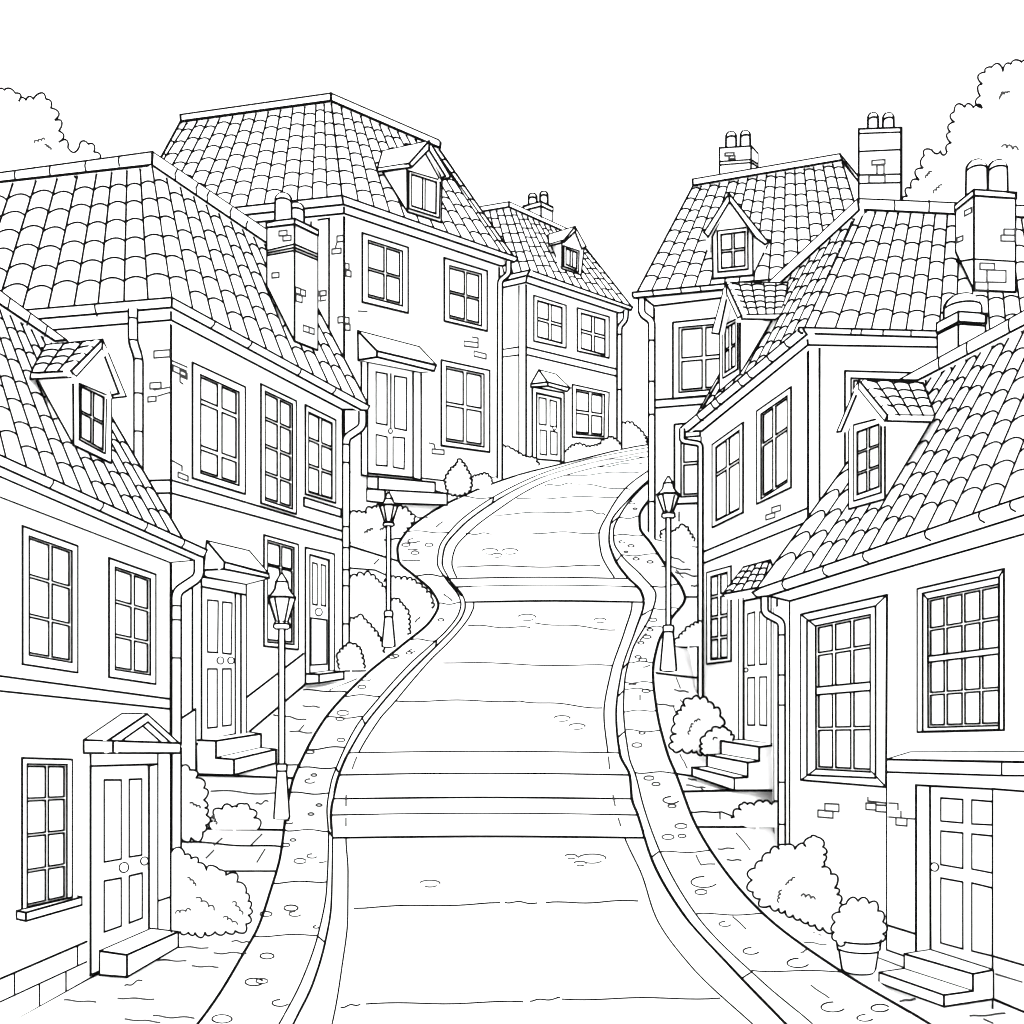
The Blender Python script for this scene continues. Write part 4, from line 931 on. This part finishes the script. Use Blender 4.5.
# ================================================================== bushes and trees
def outline(path, bump, cen, sag=.42):
    """scalloped line through the points of path, one or more leaf bumps between each two"""
    out = [path[0]]
    for a, b in zip(path, path[1:]):
        l = math.hypot(b[0]-a[0], b[1]-a[1]); n = max(1, round(l/bump))
        cut = [0]+sorted(min(.95, max(.05, k/n+random.uniform(-.15, .15)/n)) for k in range(1, n))+[1]
        for u, v in zip(cut, cut[1:]):
            p, q = (lerp(a[0], b[0], u), lerp(a[1], b[1], u)), (lerp(a[0], b[0], v), lerp(a[1], b[1], v))
            mx, my = (p[0]+q[0])/2, (p[1]+q[1])/2
            nx, ny = -(q[1]-p[1]), q[0]-p[0]
            if nx*(mx-cen[0])+ny*(my-cen[1]) < 0: nx, ny = -nx, -ny
            k = sag*random.uniform(.6, 1.25); sk = random.uniform(-.18, .18)
            for i in range(1, 8):
                t = i/7; h = math.sin(math.pi*t)**.7*k; e = sk*math.sin(math.pi*t)
                out.append((lerp(p[0], q[0], t+e)+nx*h, lerp(p[1], q[1], t+e)+ny*h))
    return out
def foliage(path, base, d, bump, w=1.9, curls=(), thick=.45, basew=0, front=.45):
    xs = [p[0] for p in path+base]; ys = [p[1] for p in path+base]
    cen = ((min(xs)+max(xs))/2, (min(ys)+max(ys))/2)
    if isinstance(d, tuple): dd = lambda x: lerp(d[0], d[1], (x-min(xs))/(max(xs)-min(xs)))
    else: dd = lambda x: d
    o = outline(path, bump, cen); full = o+base
    cf = P(*cen, dd(cen[0])); ax = (cf-EYE); dist = ax.length; ax.normalize()
    s = Part(); T = thick*min(max(xs)-min(xs), max(ys)-min(ys))*.5*cf.y/F
    n = len(full); shr = 1-4/(max(xs)-min(xs)+max(ys)-min(ys))
    def ring(c, off):
        c *= (1+min(off, 0)/dist*1.1)*shr
        return [P(cen[0]+(x-cen[0])*c, cen[1]+(y-cen[1])*c, dd(cen[0]+(x-cen[0])*c))+ax*off for x, y in full]
    half = [(math.cos(math.radians(t)), math.sin(math.radians(t))*T) for t in (0, 20, 42, 65)]
    seq = [ring(c, -t) for c, t in half[::-1]]+[ring(c, t) for c, t in half[1:]]
    for a, b in zip(seq, seq[1:]):
        for i in range(n):
            j = (i+1) % n; s.face([a[i], a[j], b[j], b[i]])
    for rg, sg in ((seq[0], -1), (seq[-1], 1)):
        for i in range(n): s.face([rg[i], rg[(i+1) % n], cf+ax*(sg*T)])
    s.ink([P(x, y, dd(x)-T*front) for x, y in o], w-.45)
    if basew: s.ink([P(x, y, dd(x)) for x, y in [o[-1]]+base+[o[0]]], basew)
    for cx, cy, sx, sy in curls:                    # leaf curls drawn on the front
        q = outline([(cx, cy), (cx+sx, cy+sy)], max(3, math.hypot(sx, sy)/2.6), (cx+sx*.5, cy+sy*.5+40), .5)
        s.ink([P(x, y, dd(x))-ax*(T*1.02+.01) for x, y in q], 1.0, m=2)
    return s
BG = 'rounded bushes beside the street'
def bush(label, path, base, d, bump=6, curls=(), w=1.9, basew=0, thick=.45, name='bush'):
    s = foliage(path, base, d, bump, w, curls, thick, basew)
    ys = [p[1] for p in path+base]; xs = [p[0] for p in path+base]
    if isinstance(d, tuple): d = (d[0]+d[1])/2
    t = thing(name, label, 'bush', P(sum(xs)/len(xs), max(ys), d), BG)
    s.build('foliage', t)
    k = Part(); c = (min(xs)+max(xs))/2; r = max(.8, (max(xs)-min(xs))*.04)
    lathe(k, c, d, [(lerp(max(ys), min(ys), .35), r*.7), (max(ys)+3, r)], [], 1, 8, False)
    k.build('stem', t)
bush('wide bush at the corner of the nearest left house, beside its doorstep', [(171, 852), (185, 855), (198, 863), (206, 872), (220, 870), (226, 875), (237, 882), (246, 893), (250, 908), (246, 924), (235, 931), (215, 932), (195, 933), (180, 932), (171, 931)], [], 12.7, 10,
     [(188, 878, 8, 8), (196, 898, 18, 12), (176, 913, 15, -3), (232, 902, 10, 12), (223, 917, 14, 7)])
bush('upright bush half hidden behind the downpipe of the nearest left house', [(172, 772), (181, 767), (190, 770), (196, 778), (204, 788), (204, 800), (206, 815), (206, 825), (203, 832), (191, 838), (181, 839), (172, 838)], [], 14.7, 10, [(190, 803, 10, 5)])
bush('low bush on the terrace edge to the left of the tallest lamp', [(210, 828), (214, 816), (222, 809), (232, 807), (238, 810), (245, 804), (250, 809), (254, 818), (259, 828)], [(258, 830), (211, 830)], 14.5, 7.5, [(212, 816, 4, 8)])
bush('small round bush at the end of the two-door house, by the second doorstep', [(340, 669), (338, 660), (340, 652), (346, 646), (353, 644), (360, 649), (362, 658), (364, 668)], [(362, 671), (342, 671)], Dp(668)+.1, 5.5)
bush('bush behind the lantern of the smallest lamp, below the tall house', [(350, 514), (357, 512), (366, 513), (372, 508), (382, 506), (397, 507), (408, 511), (414, 519), (407, 528)], [(400, 537), (350, 545)], (22.6, 22.3), 5.5, [(365, 533, 8, -4), (380, 530, 6, -2)])
bush('bush left of the smallest lamp, directly beneath the curved terrace line', [(350, 578), (357, 576), (364, 575), (371, 575), (379, 582), (386, 592), (387, 612)], [(386, 645), (350, 645)], 20.3, 5.5)
bush('bush behind the smallest lamp post, reaching the pavement edge on the right', [(384, 582), (391, 577), (401, 579), (412, 580), (422, 587), (431, 597), (432, 608)], [(420, 625), (384, 625)], 20.5, 5.5)
bush('bush right behind the base of the smallest lamp', [(388, 601), (396, 599), (403, 605), (408, 614), (409, 624), (408, 634), (402, 641), (392, 643)], [(386, 643), (386, 605)], 19.5, 5)
bush('bush to the left of the smallest lamp base, above the small round bush', [(350, 621), (357, 617), (364, 619), (371, 627), (378, 636), (383, 646), (383, 655), (375, 660), (364, 661)], [(350, 661)], 18.9, 5)
bush('pointed conical shrub beside the wide steps of the tall left house', [(450, 494), (446, 486), (446, 478), (451, 470), (456, 465), (460, 459), (464, 466), (469, 473), (471, 483), (469, 491), (460, 495), (451, 494)], [], 25.6, 4.6, name='shrub')
bush('tiny low bush between the conical shrub and the downpipe', [(472, 484), (473, 477), (479, 475), (486, 474), (491, 478), (492, 484)], [(490, 488), (474, 490)], 26.6, 3.5, w=1.5)
bush('bush filling the gap between the tall left house and the farthest house', [(502, 446), (510, 448), (518, 454), (526, 457), (534, 458), (539, 465)], [(540, 471), (502, 483)], (28.2, 29.8), 4.2, w=1.6)
bush('low bush under the ground-floor window of the farthest house', [(566, 452), (571, 447), (578, 444), (586, 447), (594, 447), (600, 444)], [(602, 455), (567, 463)], (33, 34.5), 4.2, w=1.6)
bush('rounder bush at the right corner of the farthest house', [(598, 446), (604, 440), (611, 437), (617, 441), (621, 446)], [(621, 452), (598, 456)], 34.8, 4.2, w=1.6)
bush('bush beyond the crest, in the gap between the farthest house and the right row', [(622, 424), (630, 423), (638, 428), (644, 435), (647, 446)], [(647, 452), (622, 452)], 41.0, 4, w=1.5)
bush('small bush under the lower window of the far right house', [(661, 538), (663, 530), (672, 533), (679, 528), (686, 527), (690, 534), (694, 541)], [(694, 546), (661, 541)], 22.8, 5, w=1.3)
bush('bush behind the base of the right lamp, against the downpipe', [(675, 643), (682, 634), (690, 627), (698, 623), (702, 622)], [(702, 647), (675, 647)], (19.3, 20.6), 5, thick=.15, w=1.6)
bush('larger of two bushes left of the three-step doorway on the right', [(673, 750), (673, 742), (676, 734), (675, 724), (678, 714), (685, 706), (692, 699), (700, 699), (708, 702), (714, 708), (720, 716), (722, 726), (722, 740), (715, 754), (703, 754), (692, 750), (682, 749), (673, 750)], [], (15.8, 18.2), 7, [(689, 734, 4, -10), (694, 722, 6, -2)])
bush('smaller front bush touching the three steps of the right doorway', [(702, 753), (702, 744), (705, 736), (712, 731), (720, 728), (728, 730), (733, 740)], [(733, 756), (704, 755)], (16.9, 17.9), 6, [(713, 740, 4, -2)])
bush('low bush on the right terrace edge, cut off by the downpipe', [(731, 826), (734, 817), (741, 810), (742, 804), (754, 805), (763, 802), (771, 805), (784, 802)], [(784, 828), (731, 828)], (15.9, 16.6), 7)
bush('big bush with one tall sprig below the large sash window on the right', [(753, 892), (752, 880), (755, 868), (762, 861), (770, 853), (779, 849), (785, 845), (795, 849), (806, 847), (811, 837), (817, 837), (823, 847), (824, 862), (822, 867), (831, 874), (835, 888), (840, 903), (840, 918), (833, 932), (815, 925), (800, 919), (785, 911), (770, 906), (760, 899), (753, 892)], [], (12.9, 13.0), 10, [(779, 902, 3, -12), (786, 885, 9, -7), (801, 896, 14, 3)], w=2.0, thick=.3)

t = thing('potted_plant', 'clipped round plant in a tapered pot with a rim, on the right pavement', 'potted plant', P(858, 975, 11.65))
s = Part(); lathe(s, 858.7, 11.65, [(938, 21), (940, 22), (949.5, 20.8), (950, 19.5), (969, 16.5), (971.5, 15)], [1, 2, 5], 1.9)
s.build('pot', t)
s = foliage([(836, 941), (834, 932), (835, 922), (840, 912), (846, 904), (858, 901), (869, 903), (878, 911), (883, 922), (883, 934), (881, 942), (870, 942), (858, 943), (846, 943), (836, 941)], [], 11.6, 10, 1.9, thick=.6)
s.build('foliage', t)

def tree(label, path, base, d, curls, trunk):
    t = thing('leafy_tree', label, 'tree', P(trunk[0], trunk[1], d))
    s = foliage(path, base, d, 9, 1.9, curls, .4, 0, .85); s.build('crown', t)
    k = Part(); lathe(k, trunk[0], d, [(trunk[2], 5), (lerp(trunk[2], trunk[1], .5), 7), (trunk[1], 11)], [], 1.8, 14)
    for sg in (-1, 1): k.ink([P(trunk[0], trunk[2]+30, d), P(trunk[0]+sg*20, trunk[2]-25, d)], 5)
    k.build('trunk', t)
tree('leafy tree crown rising behind the roof at the top left', [(-70, 130), (-40, 98), (-12, 92), (4, 90), (15, 93), (19, 101), (33, 99), (46, 99), (51, 108), (55, 120), (59, 131), (59, 142), (68, 148), (80, 143), (88, 144), (94, 152), (98, 162)], [(95, 230), (-70, 240)], 22,
     [(34, 143, 10, -3), (44, 145, 6, 5)], (10, 620, 235))
tree('tall leafy tree rising behind the chimneys at the top right', [(904, 203), (911, 188), (919, 180), (923, 168), (924, 156), (932, 150), (947, 152), (951, 143), (950, 132), (954, 122), (954, 112), (965, 107), (982, 108), (980, 96), (982, 84), (985, 72), (992, 67), (1003, 71), (1011, 64), (1022, 62), (1045, 58), (1085, 80), (1110, 130)], [(1110, 260), (905, 260)], 24,
     [(1000, 101, 3, -7), (1002, 97, 8, -3), (1002, 147, 16, 3), (928, 177, 6, -6), (936, 192, 8, -8)], (1010, 640, 255))

# ------------------------------------------------------------------ light: white overcast sky
w = bpy.data.worlds.new('World'); scn.world = w; w.use_nodes = True
nt = w.node_tree; bg = nt.nodes['Background']; bg.inputs['Color'].default_value = (1, 1, 1, 1); bg.inputs['Strength'].default_value = 1.0
ld = bpy.data.lights.new('sun', 'SUN'); ld.energy = 1.0; ld.angle = math.radians(30); ld.color = (1, .995, .985)
lo = bpy.data.objects.new('sun', ld); COL.objects.link(lo); lo.rotation_euler = (math.radians(64), 0, math.radians(10)); lo.location = (0, -5, 30)

cd = bpy.data.cameras.new('camera'); co = bpy.data.objects.new('camera', cd); COL.objects.link(co)
co.location = EYE; co.rotation_euler = (math.radians(90), 0, 0)
cd.sensor_width = 36; cd.lens = 36*F/1024; cd.shift_y = (HZ-512)/1024; cd.clip_start = .1; cd.clip_end = 5000
scn.camera = co
vs = scn.view_settings; vs.view_transform = 'Standard'; vs.look = 'None'; vs.gamma = 1; vs.exposure = 2.1; vs.use_curve_mapping = False
scn.cycles.max_bounces = 8; scn.cycles.diffuse_bounces = 6
